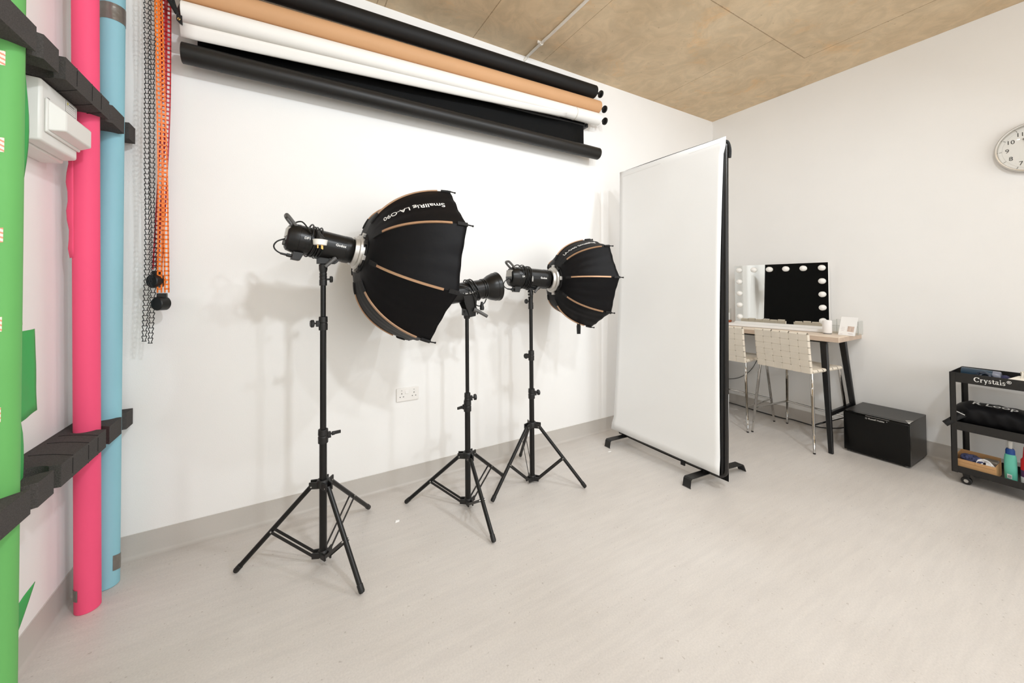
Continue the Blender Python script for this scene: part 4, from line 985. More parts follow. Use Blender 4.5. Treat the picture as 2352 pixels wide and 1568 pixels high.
    for i in range(6):
        for lo, hi in (((i + .055) / 6, (i + .945) / 6),):
            for vv, sg in ((0, -1), (1, 1)):
                yd = (X(0, sg, 0) - X(0, 0, 0)).normalized(); P = []
                for q in range(9):
                    th = PI * q / 8; P.append([ss(uu, vv) - V(0, 0, 0.013 * (1 - math.cos(th))) + yd * (0.012 * math.sin(th)) for uu in (lo, hi)])
                m.grid(P)
            for uu, sg in ((0, -1), (1, 1)):
                xd = (X(sg, 0, 0) - X(0, 0, 0)).normalized(); P = []
                for q in range(9):
                    th = PI * q / 8; P.append([ss(uu, vv) - V(0, 0, 0.013 * (1 - math.cos(th))) + xd * (0.012 * math.sin(th)) for vv in (lo, hi)])
                m.grid(P)
    m.build('woven_seat', M_strap, t, solid=0.0010, smooth=0)
    return t
make_stool((3.709, 1.566, 0), math.radians(-7.0), 'cream woven-strap bar stool with chrome legs, next to the black mini fridge')
make_stool((3.683, 2.096, 0), math.radians(2.0), 'cream woven-strap bar stool with chrome legs, partly hidden by the white panel')

# ------------------------------------------------------------------ vanity mirror with bulbs
M_mir = pm('mirror_silver', (236, 238, 236), 0.015, metal=1.0)
M_mframe = pm('white_mirror_frame', (236, 233, 229), 0.35)
M_bulb = pm('frosted_bulb', (244, 241, 236), 0.28, spec=0.6)
al = math.radians(7.0)
mo = Vector((4.050, 1.463, 0)); ml = 0.765
my = Vector((-math.sin(al), math.cos(al), 0)); mn = Vector((-math.cos(al), -math.sin(al), 0))   # along the mirror, out of the mirror
MP = lambda c, h, d: mo + my * c + mn * d + V(0, 0, h)
z0, z1 = 0.912, 1.478
mt = thing('vanity_mirror', 'frameless lit vanity mirror with round bulbs on the make-up table', 'mirror', MP(ml / 2, 0.874, 0))
m = MB(); m.hexa([MP(0, z0, -0.022), MP(ml, z0, -0.022), MP(ml, z1, -0.022), MP(0, z1, -0.022), MP(0, z0, -0.001), MP(ml, z0, -0.001), MP(ml, z1, -0.001), MP(0, z1, -0.001)]); m.build('back_case', M_mframe, mt, bevel=0.002)
m = MB(); m.hexa([MP(.004, z0 + .002, -0.001), MP(ml - .004, z0 + .002, -0.001), MP(ml - .004, z1 - .003, -0.001), MP(.004, z1 - .003, -0.001), MP(.004, z0 + .002, 0.003), MP(ml - .004, z0 + .002, 0.003), MP(ml - .004, z1 - .003, 0.003), MP(.004, z1 - .003, 0.003)]); m.build('glass', M_mir, mt)
m = MB(); m.hexa([MP(-0.005, 0.874, -0.03), MP(ml + 0.04, 0.874, -0.03), MP(ml + 0.04, 0.874, 0.125), MP(-0.005, 0.874, 0.125), MP(-0.005, 0.898, -0.03), MP(ml + 0.04, 0.898, -0.03), MP(ml + 0.04, 0.898, 0.115), MP(-0.005, 0.898, 0.115)])
m.hexa([MP(0, 0.897, -0.02), MP(ml, 0.897, -0.02), MP(ml, 0.897, 0.04), MP(0, 0.897, 0.04), MP(0, 0.914, -0.02), MP(ml, 0.914, -0.02), MP(ml, 0.914, 0.006), MP(0, 0.914, 0.006)]); m.build('base_tray', M_mframe, mt, bevel=0.003)
cols = [0.047 + (ml - 0.094) * i / 5 for i in range(6)]; rows_ = [z1 - 0.050 - (z1 - z0 - 0.100) * i / 4 for i in range(5)]
bul = [(c, rows_[0]) for c in cols] + [(cols[0], r) for r in rows_[1:]] + [(cols[-1], r) for r in rows_[1:]]
for (c, h) in bul:
    m = MB(); m.lathe(MP(c, h, 0.003), mn, [(0, 0.0245), (0.004, 0.0245), (0.006, 0.0235), (0.014, 0.0245), (0.024, 0.0225), (0.033, 0.015), (0.037, 0.007), (0.038, 0)], n=24); m.build('bulb', M_bulb, mt)
for i in range(3): MB().lathe(MP(ml * 0.60 - 0.018 * (i - 1) + .03, z0 + 0.040, 0.0031), mn, [(0, 0), (0.0005, 0.0035), (0.0003, 0.0045)], n=12).build('touch_button', pm('dim_touch_mark', (150, 150, 150), 0.4), mt)

# things on the table
sp = thing('smart_speaker', 'small white cylindrical speaker on the table in front of the mirror', 'speaker', (3.86, 1.405, TZ))
m = MB(); m.lathe((3.86, 1.413, TZ), (0, 0, 1), [(0.010, 0), (0.010, 0.0300), (0.014, 0.0315), (0.100, 0.0325), (0.110, 0.0315), (0.114, 0.0280), (0.115, 0)], n=40); m.build('body', pm('white_speaker_plastic', (240, 237, 235), 0.5), sp)
m = MB(); m.lathe((3.86, 1.413, TZ), (0, 0, 1), [(0.0, 0), (0.0, 0.027), (0.010, 0.029), (0.010, 0)], n=36); m.build('base_ring', pm('grey_rubber', (140, 136, 132), 0.6), sp)
cdT = thing('counter_card', 'white card sign with a small picture, leaning in front of the clear holder', 'sign', (3.87, 1.29, TZ))
cy0, cy1, cyt0, cyt1 = 1.343, 1.238, 1.327, 1.222
def CP(f, g, d): # f across (0 left), g up
    y = (cy0 + (cy1 - cy0) * f) * (1 - g) + (cyt0 + (cyt1 - cyt0) * f) * g
    return Vector((3.862 + 0.030 * g - d, y, TZ + 0.001 + (0.146 - 0.002 * f) * g))
m = MB(); m.hexa([CP(0, 0, -0.012), CP(1, 0, -0.012), CP(1, 1, -0.004), CP(0, 1, -0.004), CP(0, 0, 0), CP(1, 0, 0), CP(1, 1, 0), CP(0, 1, 0)]); m.build('card', pm('white_card', (246, 244, 241), 0.5), cdT)
m = MB(); m.add([CP(0.50, 0.22, 0.0006), CP(0.90, 0.20, 0.0006), CP(0.90, 0.50, 0.0006), CP(0.50, 0.51, 0.0006)], [(0, 1, 2, 3)]); m.build('printed_picture', pm('muted_print', (206, 184, 170), 0.6, var=0.22, vscale=60), cdT)
m = MB()
for (f0, f1, g) in ((0.08, 0.26, 0.06), (0.58, 0.86, 0.115), (0.62, 0.88, 0.08), (0.14, 0.30, 0.26), (0.10, 0.34, 0.34), (0.12, 0.33, 0.42)):
    m.add([CP(f0, g, 0.0007), CP(f1, g - .005, 0.0007), CP(f1, g + .008, 0.0007), CP(f0, g + .012, 0.0007)], [(0, 1, 2, 3)])
m.build('printed_lines', pm('pale_print', (204, 190, 188), 0.7), cdT)
def acrylic():
    m_ = bpy.data.materials.new('clear_acrylic'); m_.use_nodes = True; nt = m_.node_tree; nt.nodes.remove(nt.nodes['Principled BSDF']); out = nt.nodes['Material Output']
    tr = nt.nodes.new('ShaderNodeBsdfTransparent'); gl = nt.nodes.new('ShaderNodeBsdfGlossy'); gl.inputs['Roughness'].default_value = 0.03; lw = nt.nodes.new('ShaderNodeLayerWeight'); lw.inputs['Blend'].default_value = 0.12; fr = nt.nodes.new('ShaderNodeMapRange'); fr.inputs['To Min'].default_value = 0.02; fr.inputs['To Max'].default_value = 0.45; nt.links.new(lw.outputs['Facing'], fr.inputs['Value'])
    tr.inputs['Color'].default_value = (0.975, 0.98, 0.975, 1); mx = nt.nodes.new('ShaderNodeMixShader'); nt.links.new(fr.outputs['Result'], mx.inputs['Fac']); nt.links.new(tr.outputs['BSDF'], mx.inputs[1]); nt.links.new(gl.outputs['BSDF'], mx.inputs[2]); nt.links.new(mx.outputs['Shader'], out.inputs['Surface']); return m_
M_acr = acrylic()
M_acre = pm('acrylic_edge', (170, 172, 164), 0.2)
ho = thing('acrylic_holder', 'clear acrylic holder on the right end of the table behind the white card', 'holder', (4.0, 1.32, TZ))
m = MB()
for (c, sz) in (((4.04, 1.325, TZ + 0.058), (0.003, 0.170, 0.114)), ((3.99, 1.240, TZ + 0.056), (0.10, 0.003, 0.110)), ((3.99, 1.410, TZ + 0.056), (0.10, 0.003, 0.110)), ((3.99, 1.325, TZ + 0.0025), (0.10, 0.168, 0.003)), ((3.945, 1.325, TZ + 0.035), (0.003, 0.168, 0.066))): m.box(c, sz)
m.build('clear_sheets', M_acr, ho)
m = MB(); m.box((4.0405, 1.411, TZ + 0.058), (0.003, 0.0022, 0.114)); m.box((3.941, 1.411, TZ + 0.056), (0.002, 0.003, 0.108)); m.box((3.941, 1.2395, TZ + 0.056), (0.002, 0.003, 0.108)); m.box((3.945, 1.325, TZ + 0.069), (0.003, 0.168, 0.0018)); m.build('sheet_edges', M_acre, ho)
cn = thing('container', 'clear jar with copper coloured base at the left end of the mirror', 'jar', (3.93, 2.30, TZ))
m = MB(); m.lathe((3.935, 2.305, TZ), (0, 0, 1), [(0.046, 0.040), (0.046, 0.050), (0.165, 0.050), (0.165, 0.047), (0.05, 0.047)], n=32); m.build('glass_wall', M_acr, cn)
m = MB(); m.lathe((3.935, 2.305, TZ), (0, 0, 1), [(0, 0), (0, 0.048), (0.010, 0.050), (0.022, 0.050), (0.022, 0.044), (0.030, 0.044), (0.030, 0.052), (0.046, 0.052), (0.046, 0)], n=32); m.build('copper_base', pm('copper_metal', (176, 96, 62), 0.3, metal=0.7), cn, label='copper coloured base')
m = MB(); m.lathe((3.935, 2.305, TZ), (0, 0, 1), [(0.048, 0), (0.048, 0.036), (0.120, 0.036), (0.124, 0)], n=28); m.build('contents', pm('white_cotton', (238, 236, 233), 0.9), cn)
# cables under the table
def cord(label, pts, r, cat='cable'):
    m = MB(); m.tube(smoothpath(pts, 8), r, n=8); return tag(m.build('power_cord', M_cable, None), label, cat)
cord('black cord lying along the skirting under the make-up table', [(4.080, 2.50, 0.010), (4.082, 2.36, 0.019), (4.086, 2.19, 0.012), (4.082, 2.065, 0.008), (4.078, 1.85, 0.007), (4.075, 1.78, 0.018), (4.075, 1.62, 0.012), (4.070, 1.52, 0.022), (4.078, 1.40, 0.060), (4.100, 1.33, 0.115)], 0.005)
cord('thin black cord hanging in a slack curve against the wall under the table', [(4.10, 1.96, 0.83), (4.106, 2.02, 0.68), (4.108, 2.075, 0.560), (4.108, 2.15, 0.415), (4.108, 2.235, 0.330), (4.108, 2.315, 0.285), (4.108, 2.42, 0.25), (4.108, 2.50, 0.16)], 0.0026)
# ------------------------------------------------------------------ mini fridge
M_fr = pm('black_fridge_cabinet', (34, 32, 30), 0.34, var=0.03, vscale=6, bump=0.03, bscale=350); M_frd = pm('black_fridge_door', (9, 9, 8), 0.22, var=0.03, vscale=6, spec=0.25)
fg = thing('mini_fridge', 'small black mini fridge on the floor beside the table leg', 'fridge', (3.91, 1.09, 0))
m = MB(); m.box((3.924, 1.0875, 0.1615), (0.340, 0.363, 0.299)); m.build('cabinet', M_fr, fg, bevel=0.003)
m = MB(); m.box((3.736, 1.0875, 0.158), (0.036, 0.367, 0.288)); d_ = m.build('door', M_frd, fg, bevel=0.006, segs=3)
m = MB(); m.box((3.7245, 1.075, 0.3015), (0.010, 0.130, 0.0030)); m.build('handle_recess', pm('grey_metal_strip', (128, 124, 120), 0.35, metal=0.4), d_)
m = MB(); m.box((3.7420, 1.0875, 0.3060), (0.026, 0.363, 0.008)); m.build('top_trim', M_frd, fg)
m = MB(); letters(m, 'Russell Hobbs', 0.0155, lambda u, v: Vector((3.7172, 1.078 - u, 0.286 + v)), bold=0.02); letters(m, '®', 0.008, lambda u, v: Vector((3.7175, 1.021 - u, 0.290 + v))); m.lathe((3.7178, 1.134, 0.286), (-1, 0, 0), [(0, 0.0045), (0.0003, 0.006), (0, 0.006)], n=14); m.build('lettering', pm('pale_grey_print', (196, 193, 188), 0.5), d_, label='printed maker name')
m = MB(); m.add([(3.800, 0.944, 0.3115), (3.829, 0.910, 0.3115), (3.722, 0.908, 0.3115)], [(0, 1, 2)]); st_ = m.build('sticker', pm('white_sticker', (232, 230, 224), 0.6), fg, solid=0.0008, label='white triangular sticker')
m = MB()
for f, l in ((0.22, 0.018), (0.40, 0.012), (0.55, 0.007)):
    c = V(3.8145, 0.927, 0.3122) * (1 - f) + V(3.722, 0.908, 0.3122) * f; e = V(0.029, -0.034, 0).normalized()
    q = Vector((e.y, -e.x, 0)) * 0.004; m.add([c - e * l - q, c + e * l - q, c + e * l + q, c - e * l + q], [(0, 1, 2, 3)])
m.build('sticker_print', pm('dark_print', (70, 68, 66), 0.7), st_)
for x, y in ((3.75, 0.93), (3.75, 1.25), (4.07, 0.93), (4.07, 1.25)): MB().cyl((x, y, 0), (x, y, 0.0135), 0.014, n=14).build('foot', M_greyp, fg)

# ------------------------------------------------------------------ trolley by the right wall
M_tr = pm('black_trolley_steel', (24, 22, 20), 0.4, var=0.03, vscale=8, bump=0.02, bscale=300)
XF, XBk, Y0, Y1 = 3.712, 4.020, 0.330, 0.712
tr = thing('utility_trolley', 'black three-tier metal trolley on castors beside the right wall', 'trolley', ((XF + XBk) / 2, (Y0 + Y1) / 2, 0))
for (x, sx) in ((XF, 1), (XBk, -1)):
    for (y, sy) in ((Y1, -1), (Y0, 1)):
        m = MB(); m.box((x + sx * 0.0015, y + sy * 0.0135, 0.393), (0.003, 0.027, 0.640)); m.box((x + sx * 0.0135, y + sy * 0.0015, 0.393), (0.027, 0.003, 0.640)); m.build('post', M_tr, tr)
def tray(z0, z1):
    m = MB()
    m.box(((XF + XBk) / 2, (Y0 + Y1) / 2, z0 + 0.002), (XBk - XF - 0.004, Y1 - Y0 - 0.004, 0.003))
    for x in (XF + 0.0035, XBk - 0.0035): m.box((x, (Y0 + Y1) / 2, (z0 + z1) / 2), (0.003, Y1 - Y0 - 0.006, z1 - z0))
    for y in (Y0 + 0.0035, Y1 - 0.0035): m.box(((XF + XBk) / 2, y, (z0 + z1) / 2), (XBk - XF - 0.006, 0.003, z1 - z0))
    return m.build('tray', M_tr, tr, bevel=0.0008)
tray(0.652, 0.714); tray(0.346, 0.400); tray(0.075, 0.117)
m = MB()
def serif_word():
    nq = [0]
    def pt(u, v): nq[0] += 1; return Vector((XF - 0.0008 - 0.000004 * (nq[0] // 4), 0.6095 - u * 0.91, 0.6705 + v * 0.95))
    H, XH, W = 0.0300, 0.0205, 0.0042      # cap height, x height, serif thickness
    def bar(u0, u1, v0, v1): m.add([pt(u0, v0), pt(u1, v0), pt(u1, v1), pt(u0, v1)], [(0, 1, 2, 3)])
    def arc(cu, cv, ru, rv, a0, a1, w0, w1, n=18):   # stroke with thick sides and thin top
        for i in range(n):
            q = []
            for j in (i, i + 1):
                t = math.radians(a0 + (a1 - a0) * j / n); wd = w1 + (w0 - w1) * abs(math.cos(t))
                q.append((cu + ru * math.cos(t), cv + rv * math.sin(t), cu + (ru - wd) * math.cos(t), cv + (rv - wd) * math.sin(t)))
            m.add([pt(q[0][0], q[0][1]), pt(q[1][0], q[1][1]), pt(q[1][2], q[1][3]), pt(q[0][2], q[0][3])], [(0, 1, 2, 3)])
    sf = 0.0020
    arc(0.0140, 0.015, 0.0140, 0.0155, 42, 318, 0.0060, 0.0026); bar(0.0225, 0.0250, 0.0200, 0.0300)                    # C
    bar(0.0300, 0.0345, 0, XH); bar(0.0280, 0.0365, 0, sf); bar(0.0280, 0.0345, XH - sf, XH); arc(0.0385, 0.0135, 0.0062, 0.0072, 50, 165, 0.0030, 0.0034)  # r
    for (ua, ub, va, vb, w_) in ((0.0475, 0.0535, XH, 0.001, 0.0046), (0.0600, 0.0515, XH, -0.0085, 0.0026)):             # y
        m.add([pt(ua - w_ / 2, va), pt(ub - w_ / 2, vb), pt(ub + w_ / 2, vb), pt(ua + w_ / 2, va)], [(0, 1, 2, 3)])
    bar(0.0440, 0.0515, XH - sf, XH); bar(0.0565, 0.0630, XH - sf, XH); bar(0.0480, 0.0530, -0.0095, -0.0062)
    arc(0.0710, 0.0152, 0.0056, 0.0056, 50, 270, 0.0036, 0.0026); arc(0.0710, 0.0055, 0.0060, 0.0058, -140, 90, 0.0036, 0.0026); bar(0.0752, 0.0770, 0.0140, 0.0195); bar(0.0648, 0.0666, 0.0010, 0.0062)  # s
    bar(0.0825, 0.0868, 0.004, 0.0255); bar(0.0798, 0.0915, XH - sf, XH); arc(0.0893, 0.0055, 0.0066, 0.0058, 180, 310, 0.0042, 0.0026)      # t
    bar(0.1030, 0.1072, 0.0, 0.0145); arc(0.0998, 0.0145, 0.0074, 0.0062, 0, 150, 0.0040, 0.0026); arc(0.0992, 0.0060, 0.0062, 0.0062, 30, 330, 0.0036, 0.0024); bar(0.1030, 0.1095, 0, sf)   # a
    bar(0.1140, 0.1184, 0, 0.0315); bar(0.1115, 0.1210, 0, sf); bar(0.1115, 0.1184, 0.0295, 0.0315)                        # l
    arc(0.1290, 0.0152, 0.0056, 0.0056, 50, 270, 0.0036, 0.0026); arc(0.1290, 0.0055, 0.0060, 0.0058, -140, 90, 0.0036, 0.0026); bar(0.1332, 0.1350, 0.0140, 0.0195); bar(0.1228, 0.1246, 0.0010, 0.0062)  # s
serif_word(); letters(m, '®', 0.024, lambda u, v: Vector((XF - 0.0008, 0.4725 - u, 0.692 + v)), bold=0.01); m.build('lettering', M_white_ink, tr, label='white lettering on the top tray')
for (x, y) in ((XF + 0.045, Y1 - 0.055), (XF + 0.045, Y0 + 0.055), (XBk - 0.045, Y1 - 0.055), (XBk - 0.045, Y0 + 0.055)):
    m = MB(); m.cyl((x, y, 0.064), (x, y, 0.076), 0.016, n=16); m.hexa([(x - 0.014, y - 0.006 + q, z) for z, q in ((0.024, 0),) for _ in (0,)] * 0 + [(x + i * 0.013, y + j * 0.009, 0.030) for i, j in ((-1, -1), (1, -1), (1, 1), (-1, 1))] + [(x + i * 0.013, y + j * 0.016, 0.066) for i, j in ((-1, -1), (1, -1), (1, 1), (-1, 1))])
    c_ = m.build('castor', M_plast, tr, bevel=0.001)
    m = MB(); m.lathe((x - 0.016, y, 0.0235), (1, 0, 0), [(0, 0.006), (0, 0.020), (0.003, 0.0235), (0.029, 0.0235), (0.032, 0.020), (0.032, 0.006)], n=24); m.build('wheel', M_plast, c_)
    m = MB(); m.lathe((x - 0.0175, y, 0.0235), (1, 0, 0), [(0, 0.0), (0, 0.010), (0.002, 0.011), (0.002, 0.0)], n=18); m.build('wheel_hub', M_rivet, c_)
# top tray contents
hd = thing('hair_tool', 'dark blue cylindrical hair tool with coiled cord in the top tray', 'hair tool', (3.86, 0.60, 0.66))
m = MB(); m.lathe((3.862, 0.684, 0.700), (0, -1, -0.02), [(0, 0), (0, 0.030), (0.004, 0.032), (0.130, 0.032), (0.130, 0.0305), (0.131, 0.0305), (0.131, 0)], n=32); m.build('tool_body', pm('petrol_blue_plastic', (44, 66, 84), 0.3, var=0.04, vscale=12), hd)
m = MB(); m.lathe((3.862, 0.553, 0.6975), (0, -1, -0.02), [(0, 0.0315), (0.026, 0.0315), (0.032, 0.028), (0.034, 0)], n=32); m.build('tool_cap', pm('slate_blue_plastic', (122, 126, 140), 0.3), hd, label='paler blue-grey cap')
m = MB()
for i in range(4):
    pts = []
    for k in range(24):
        th = 2 * PI * k / 24; pts.append((3.818 - 0.004 * i + 0.010 * math.sin(th), 0.585 - 0.002 * i + (0.030 - 0.004 * i) * math.cos(th), 0.690 + 0.003 * (i % 2) + (0.032 - 0.004 * i) * math.sin(th)))
    m.tube(pts, 0.0036, n=7, closed=True)
m.tube(smoothpath([(3.815, 0.60, 0.716), (3.82, 0.565, 0.712), (3.825, 0.53, 0.684), (3.83, 0.50, 0.668)], 6), 0.0036, n=7)
m.build('coiled_cord', pm('navy_cord', (30, 44, 62), 0.35), hd)
wt = thing('hair_tool', 'white hair tool wrapped in its pale cord at the right of the top tray', 'hair tool', (3.83, 0.45, 0.66))
m = MB(); m.hexa([(3.770, 0.515, 0.660), (3.770, 0.40, 0.660), (3.860, 0.38, 0.660), (3.860, 0.46, 0.660), (3.775, 0.505, 0.696), (3.775, 0.41, 0.700), (3.855, 0.39, 0.722), (3.855, 0.455, 0.722)]); m.build('tool_body', pm('ivory_plastic', (240, 234, 222), 0.4), wt, bevel=0.008, segs=3)
m = MB()
for i in range(5):
    pts = []
    for k in range(24):
        th = 2 * PI * k / 24; pts.append((3.842 + 0.030 * math.cos(th) * .7 + 0.003 * i, 0.440 - 0.008 * i + 0.004 * math.sin(th * 2), 0.713 + 0.033 * math.sin(th) + 0.002 * (i % 2)))
    m.tube(pts, 0.0042, n=7, closed=True)
m.build('coiled_cord', pm('ivory_cord', (232, 226, 214), 0.45), wt)
o = MB(); o.sphere((3.868, 0.507, 0.686), 0.026, n=14, m=9, sc=(1, 0.9, 0.95)); tag(o.build('hair_roller', pm('indigo_velcro', (58, 58, 92), 0.9, var=0.25, vscale=120, bump=0.5, bscale=200)), 'small indigo roller in the top tray between the two hair tools', 'roller')
# middle tray: black carry bag
bg = thing('carry_bag', 'black nylon carry bag with white lettering lying in the middle tray', 'bag', (3.86, 0.52, 0.36))
P = []
NB = 30
for i in range(NB + 1):
    f = i / NB; y = 0.722 - 0.375 * f
    hgt = 0.158 * (math.sin(min(1, f * 2.6 + 0.45) * PI / 2) ** 0.7) * (1 - 0.10 * max(0, f - 0.6) / 0.4)
    hgt = max(0.062, hgt) if f > 0.01 else 0.10
    hgt *= 1.0 if f < 0.97 else 0.6
    wdt = 0.118 * min(1, 0.42 + f * 4)
    row = []
    for j in range(25):
        th = 2 * PI * j / 24
        cx = 3.862; ex = abs(math.cos(th)) ** 0.8 * (1 if math.cos(th) > 0 else -1); ez = abs(math.sin(th)) ** 0.8 * (1 if math.sin(th) > 0 else -1)
        wr = 1 + 0.025 * math.sin(f * 23 + th * 3) + 0.02 * math.sin(f * 41 - th * 5)
        row.append(Vector((cx + wdt * ex * wr, y, 0.352 + max(0.0, hgt / 2 + hgt / 2 * ez * wr))))
    P.append(row)
m = MB(); m.grid(P); m.add(P[0][:24], [tuple(range(24))]); m.add(P[-1][:24], [tuple(range(24))]); m.build('bag_body', M_fabric, bg, smooth=60)
def bagp(uu, vv):
    y = 0.545 - uu; f = (0.722 - y) / 0.375; hgt = 0.158 * (math.sin(min(1, f * 2.6 + 0.45) * PI / 2) ** 0.7) * (1 - 0.10 * max(0, f - 0.6) / 0.4)
    th = math.radians(104) - vv / 0.12
    ex = abs(math.cos(th)) ** 0.8 * (1 if math.cos(th) > 0 else -1); ez = abs(math.sin(th)) ** 0.8
    return Vector((3.862 + 0.122 * ex, y, 0.352 + hgt / 2 + hgt / 2 * ez * 1.03 + 0.004))
m = MB(); letters(m, 'R Loop', 0.062, bagp, bold=0.02); m.build('lettering', M_white_ink, bg, label='white lettering')
m = MB(); pts = [(3.752, 0.655, 0.448), (3.728, 0.690, 0.420), (3.704, 0.722, 0.385), (3.700, 0.735, 0.372)]
m.grid([[Vector(p) + V(-.004, -0.012, -0.012), Vector(p) + V(0.004, 0.012, 0.012)] for p in smoothpath(pts, 5)]); m.build('carry_strap', M_webbing, bg, solid=0.003)
m = MB(); m.hexa([(3.744, 0.690, 0.454), (3.744, 0.655, 0.440), (3.750, 0.655, 0.440), (3.750, 0.690, 0.454), (3.744, 0.690, 0.458), (3.744, 0.655, 0.444), (3.750, 0.655, 0.444), (3.750, 0.690, 0.458)]); m.build('strap_edge', M_white_ink, bg, label='white edge of the strap')
# lower tray: carton with cloth and cable, spray bottles
M_card = pm('brown_cardboard', (196, 152, 104), 0.75, var=0.05, vscale=14)
bx = thing('carton', 'open brown cardboard carton in the lower tray of the trolley', 'box', (3.84, 0.62, 0.08))
m = MB()
xa, xb_, ya, yb_, zb0 = 3.738, 3.885, 0.535, 0.700, 0.0785
for (c, sz) in ((((xa + xb_) / 2, (ya + yb_) / 2, zb0 + .0015), (xb_ - xa, yb_ - ya, 0.003)), ((xa, (ya + yb_) / 2, 0.118), (0.003, yb_ - ya, 0.078)), ((xb_, (ya + yb_) / 2, 0.130), (0.003, yb_ - ya, 0.102)), (((xa + xb_) / 2, ya, 0.120), (xb_ - xa, 0.003, 0.082)), (((xa + xb_) / 2, yb_, 0.128), (xb_ - xa, 0.003, 0.098))): m.box(c, sz)
m.build('carton_walls', M_card, bx)
m = MB(); m.box((xa - 0.0018, 0.617, 0.139), (0.0006, 0.162, 0.0012)); m.box((xa - 0.0018, 0.617, 0.148), (0.0006, 0.0012, 0.014)); m.build('carton_seam', pm('cardboard_shadow_line', (140, 104, 66), 0.8), bx)
cl = MB(); Pc = []
for i in range(19):
    f = i / 18; row = []
    for j in range(21):
        th = 2 * PI * j / 20; r = (0.030 + 0.004 * math.sin(f * 17 + th * 4)) * (math.sin(f * PI) ** 0.35 if 0 < f < 1 else 0.02)
        row.append(Vector((3.795 + r * 1.3 * math.cos(th), 0.690 - 0.105 * f, 0.150 + r * 0.95 * math.sin(th) + 0.008 * (1 - f))))
    Pc.append(row)
cl.grid(Pc); tag(cl.build('rolled_cloth', pm('navy_mottled_cloth', (62, 66, 98), 0.95, var=0.75, vscale=70, bump=0.6, bscale=110)), 'navy mottled cloth rolled in the cardboard carton', 'cloth')
wc = MB()
for i in range(5):
    pts = []
    for k in range(22):
        th = 2 * PI * k / 22; pts.append((3.765 + 0.012 * math.sin(th) + .002 * i, 0.585 + (0.030 - 0.005 * i) * math.cos(th), 0.152 + (0.024 - 0.0035 * i) * math.sin(th)))
    wc.tube(pts, 0.0042, n=7, closed=True)
wc.tube(smoothpath([(3.775, 0.590, 0.178), (3.780, 0.570, 0.170), (3.770, 0.548, 0.150), (3.762, 0.542, 0.145)], 6), 0.0042, n=7)
tag(wc.build('coiled_cable', pm('white_cable', (238, 236, 234), 0.5)), 'white cable coiled at the front of the cardboard carton', 'cable')
gd = MB(); gd.box((3.835, 0.566, 0.152), (0.060, 0.060, 0.032)); tag(gd.build('adapter_box', pm('warm_grey_plastic', (132, 124, 114), 0.5), bevel=0.006), 'warm grey plastic box at the back of the cardboard carton', 'box')
sb = thing('spray_bottle', 'green spray bottle with blue collar and clear cap in the lower tray', 'bottle', (3.80, 0.487, 0.0785))
def slab_bottle(c, prof, mat, nm, parent, sx=0.62, n=28, label=None):
    m = MB(); P = []
    for (z, r) in prof:
        P.append([Vector((c[0] + r * sx * math.cos(2 * PI * k / n), c[1] + r * math.sin(2 * PI * k / n), c[2] + z)) for k in range(n + 1)])
    m.grid(P); return m.build(nm, mat, parent, label=label)
B0 = (3.800, 0.487, 0.0785)
slab_bottle(B0, [(0, 0), (0, 0.022), (0.004, 0.025), (0.08, 0.026), (0.135, 0.025), (0.160, 0.022), (0.166, 0.018), (0.166, 0)], pm('mint_green_plastic', (110, 206, 182), 0.35, var=0.05, vscale=12), 'bottle_body', sb)
slab_bottle(B0, [(0.166, 0), (0.166, 0.0195), (0.190, 0.019), (0.200, 0.015), (0.200, 0)], pm('royal_blue_plastic', (28, 78, 156), 0.35), 'collar', sb, 0.8)
slab_bottle(B0, [(0.200, 0), (0.200, 0.008), (0.215, 0.009), (0.230, 0.011), (0.246, 0.010), (0.248, 0)], pm('white_pump', (238, 236, 232), 0.4), 'spray_head', sb, 0.9)
slab_bottle(B0, [(0.198, 0.0165), (0.250, 0.0160), (0.256, 0.012), (0.257, 0)], M_acr, 'clear_cap', sb, 0.9)
m = MB(); m.hexa([(3.7828, 0.499, 0.102), (3.7828, 0.481, 0.100), (3.7826, 0.481, 0.124), (3.7826, 0.499, 0.126), (3.7838, 0.499, 0.102), (3.7838, 0.481, 0.100), (3.7836, 0.481, 0.124), (3.7836, 0.499, 0.126)]); lb = m.build('bottle_label', pm('white_label_paper', (236, 234, 232), 0.6), sb)
m = MB()
for i in range(5): m.box((3.7826, 0.490, 0.106 + i * 0.003), (0.0006, 0.014, 0.0013))
m.build('label_bars', pm('label_dark_print', (66, 56, 60), 0.7), lb)
rb = thing('spray_bottle', 'red and purple bottle with white base at the right of the lower tray', 'bottle', (3.80, 0.427, 0.0785))
B1 = (3.800, 0.424, 0.0785)
slab_bottle(B1, [(0, 0), (0, 0.026), (0.050, 0.027), (0.050, 0)], pm('white_bottle_plastic', (226, 224, 226), 0.4), 'bottle_base', rb)
slab_bottle(B1, [(0.050, 0), (0.050, 0.027), (0.090, 0.027), (0.090, 0)], pm('plum_label', (78, 44, 84), 0.45), 'label_band', rb)
slab_bottle(B1, [(0.090, 0), (0.090, 0.027), (0.150, 0.026), (0.165, 0.018), (0.225, 0.014), (0.236, 0.010), (0.236, 0)], pm('scarlet_plastic', (206, 24, 30), 0.35), 'bottle_body', rb, label='scarlet upper body')

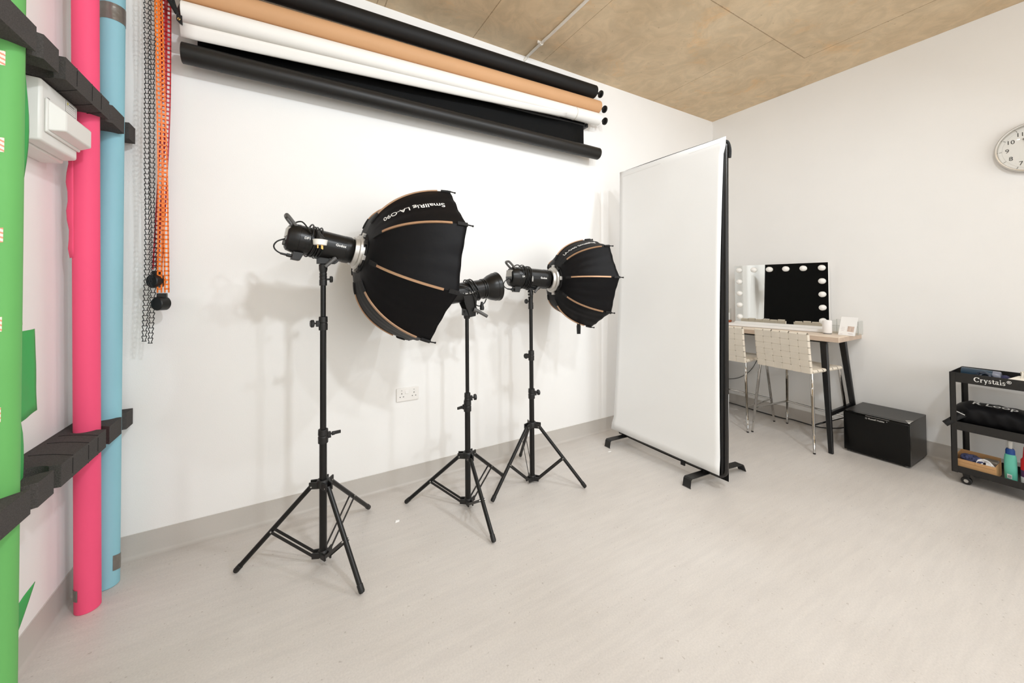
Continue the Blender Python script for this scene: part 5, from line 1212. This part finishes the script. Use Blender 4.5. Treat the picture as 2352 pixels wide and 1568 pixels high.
# ------------------------------------------------------------------ wall clock
ck = thing('wall_clock', 'round white wall clock with chrome rim on the right wall', 'clock', (XR, 0.395, 2.155))
c = Vector((XR, 0.395, 2.155)); nx = (-1, 0, 0)
m = MB(); m.lathe(c, nx, [(0.0, 0.155), (0.020, 0.162), (0.034, 0.160), (0.041, 0.154), (0.040, 0.148), (0.032, 0.1455), (0.012, 0.1455)], n=96); m.build('rim', pm('brushed_chrome', (198, 194, 188), 0.18, metal=0.9), ck)
m = MB(); m.lathe(c, nx, [(0.012, 0.146), (0.0121, 0.0)], n=72); m.build('dial', pm('white_dial', (238, 235, 230), 0.5), ck)
m = MB()
fx = XR - 0.0128
M_num = pm('dark_numeral_print', (62, 58, 54), 0.6)
for h in range(1, 13):
    th = math.radians(90 - 30 * h); cy = 0.395 - 0.108 * math.cos(th); cz = 2.155 + 0.108 * math.sin(th)
    letters(m, str(h), 0.036, lambda u, v, cy=cy, cz=cz: Vector((fx, cy - u, cz + v)), bold=0.006)
    d = Vector((0, -math.cos(th), math.sin(th))); t_ = Vector((0, d.z, -d.y)) * 0.0011; p0 = Vector((fx, 0.395, 2.155)) + d * 0.1305; p1 = Vector((fx, 0.395, 2.155)) + d * 0.1425
    m.add([p0 - t_, p0 + t_, p1 + t_, p1 - t_], [(0, 1, 2, 3)])
m.build('numerals', M_num, ck)
m = MB(); m.lathe(c + V(-0.0004, 0, 0), nx, [(0.0122, 0.1290), (0.0126, 0.1292), (0.0122, 0.1294)], n=90); m.build('minute_track', pm('fine_grey_line', (170, 166, 160), .7), ck)
def hand(nm, ang, ln, w_):
    th = math.radians(ang); d = Vector((0, -math.sin(th), math.cos(th))); t_ = Vector((0, d.z, -d.y)) * w_; o_ = Vector((XR - 0.0165, 0.395, 2.155))
    m = MB(); m.prism([o_ - d * 0.02 - t_ * .8, o_ - d * 0.02 + t_ * .8, o_ + d * ln + t_, o_ + d * ln - t_], (-0.0012, 0, 0)); m.build(nm, pm('grey_hand', (120, 115, 108), 0.4), ck)
hand('hour_hand', -32, 0.078, 0.0058); hand('minute_hand', 62, 0.110, 0.0045)
m = MB(); m.lathe(c, nx, [(0.034, 0.1462), (0.040, 0.125), (0.046, 0.085), (0.050, 0.04), (0.0505, 0.0)], n=64); m.build('glass_dome', M_acr, ck)
# bits lying on the floor
o = MB(); o.hexa([(0.508, 2.150, 0.0), (0.532, 2.152, 0.0), (0.536, 2.166, 0.0), (0.510, 2.168, 0.0), (0.512, 2.154, 0.006), (0.529, 2.156, 0.004), (0.532, 2.164, 0.005), (0.514, 2.165, 0.007)]); tag(o.build('paper_scrap', pm('white_scrap', (240, 238, 235), 0.7), bevel=0.001), 'tiny white paper scrap on the floor left of the middle stand', 'scrap')
o = MB(); o.hexa([(2.140, 2.188, 0.0), (2.172, 2.190, 0.0), (2.168, 2.204, 0.0), (2.142, 2.202, 0.0), (2.144, 2.190, 0.002), (2.166, 2.192, 0.003), (2.163, 2.200, 0.002), (2.146, 2.200, 0.002)]); tag(o.build('paper_scrap', MATS['white_scrap'], bevel=0.0006), 'tiny white paper scrap on the floor before the white panel', 'scrap')
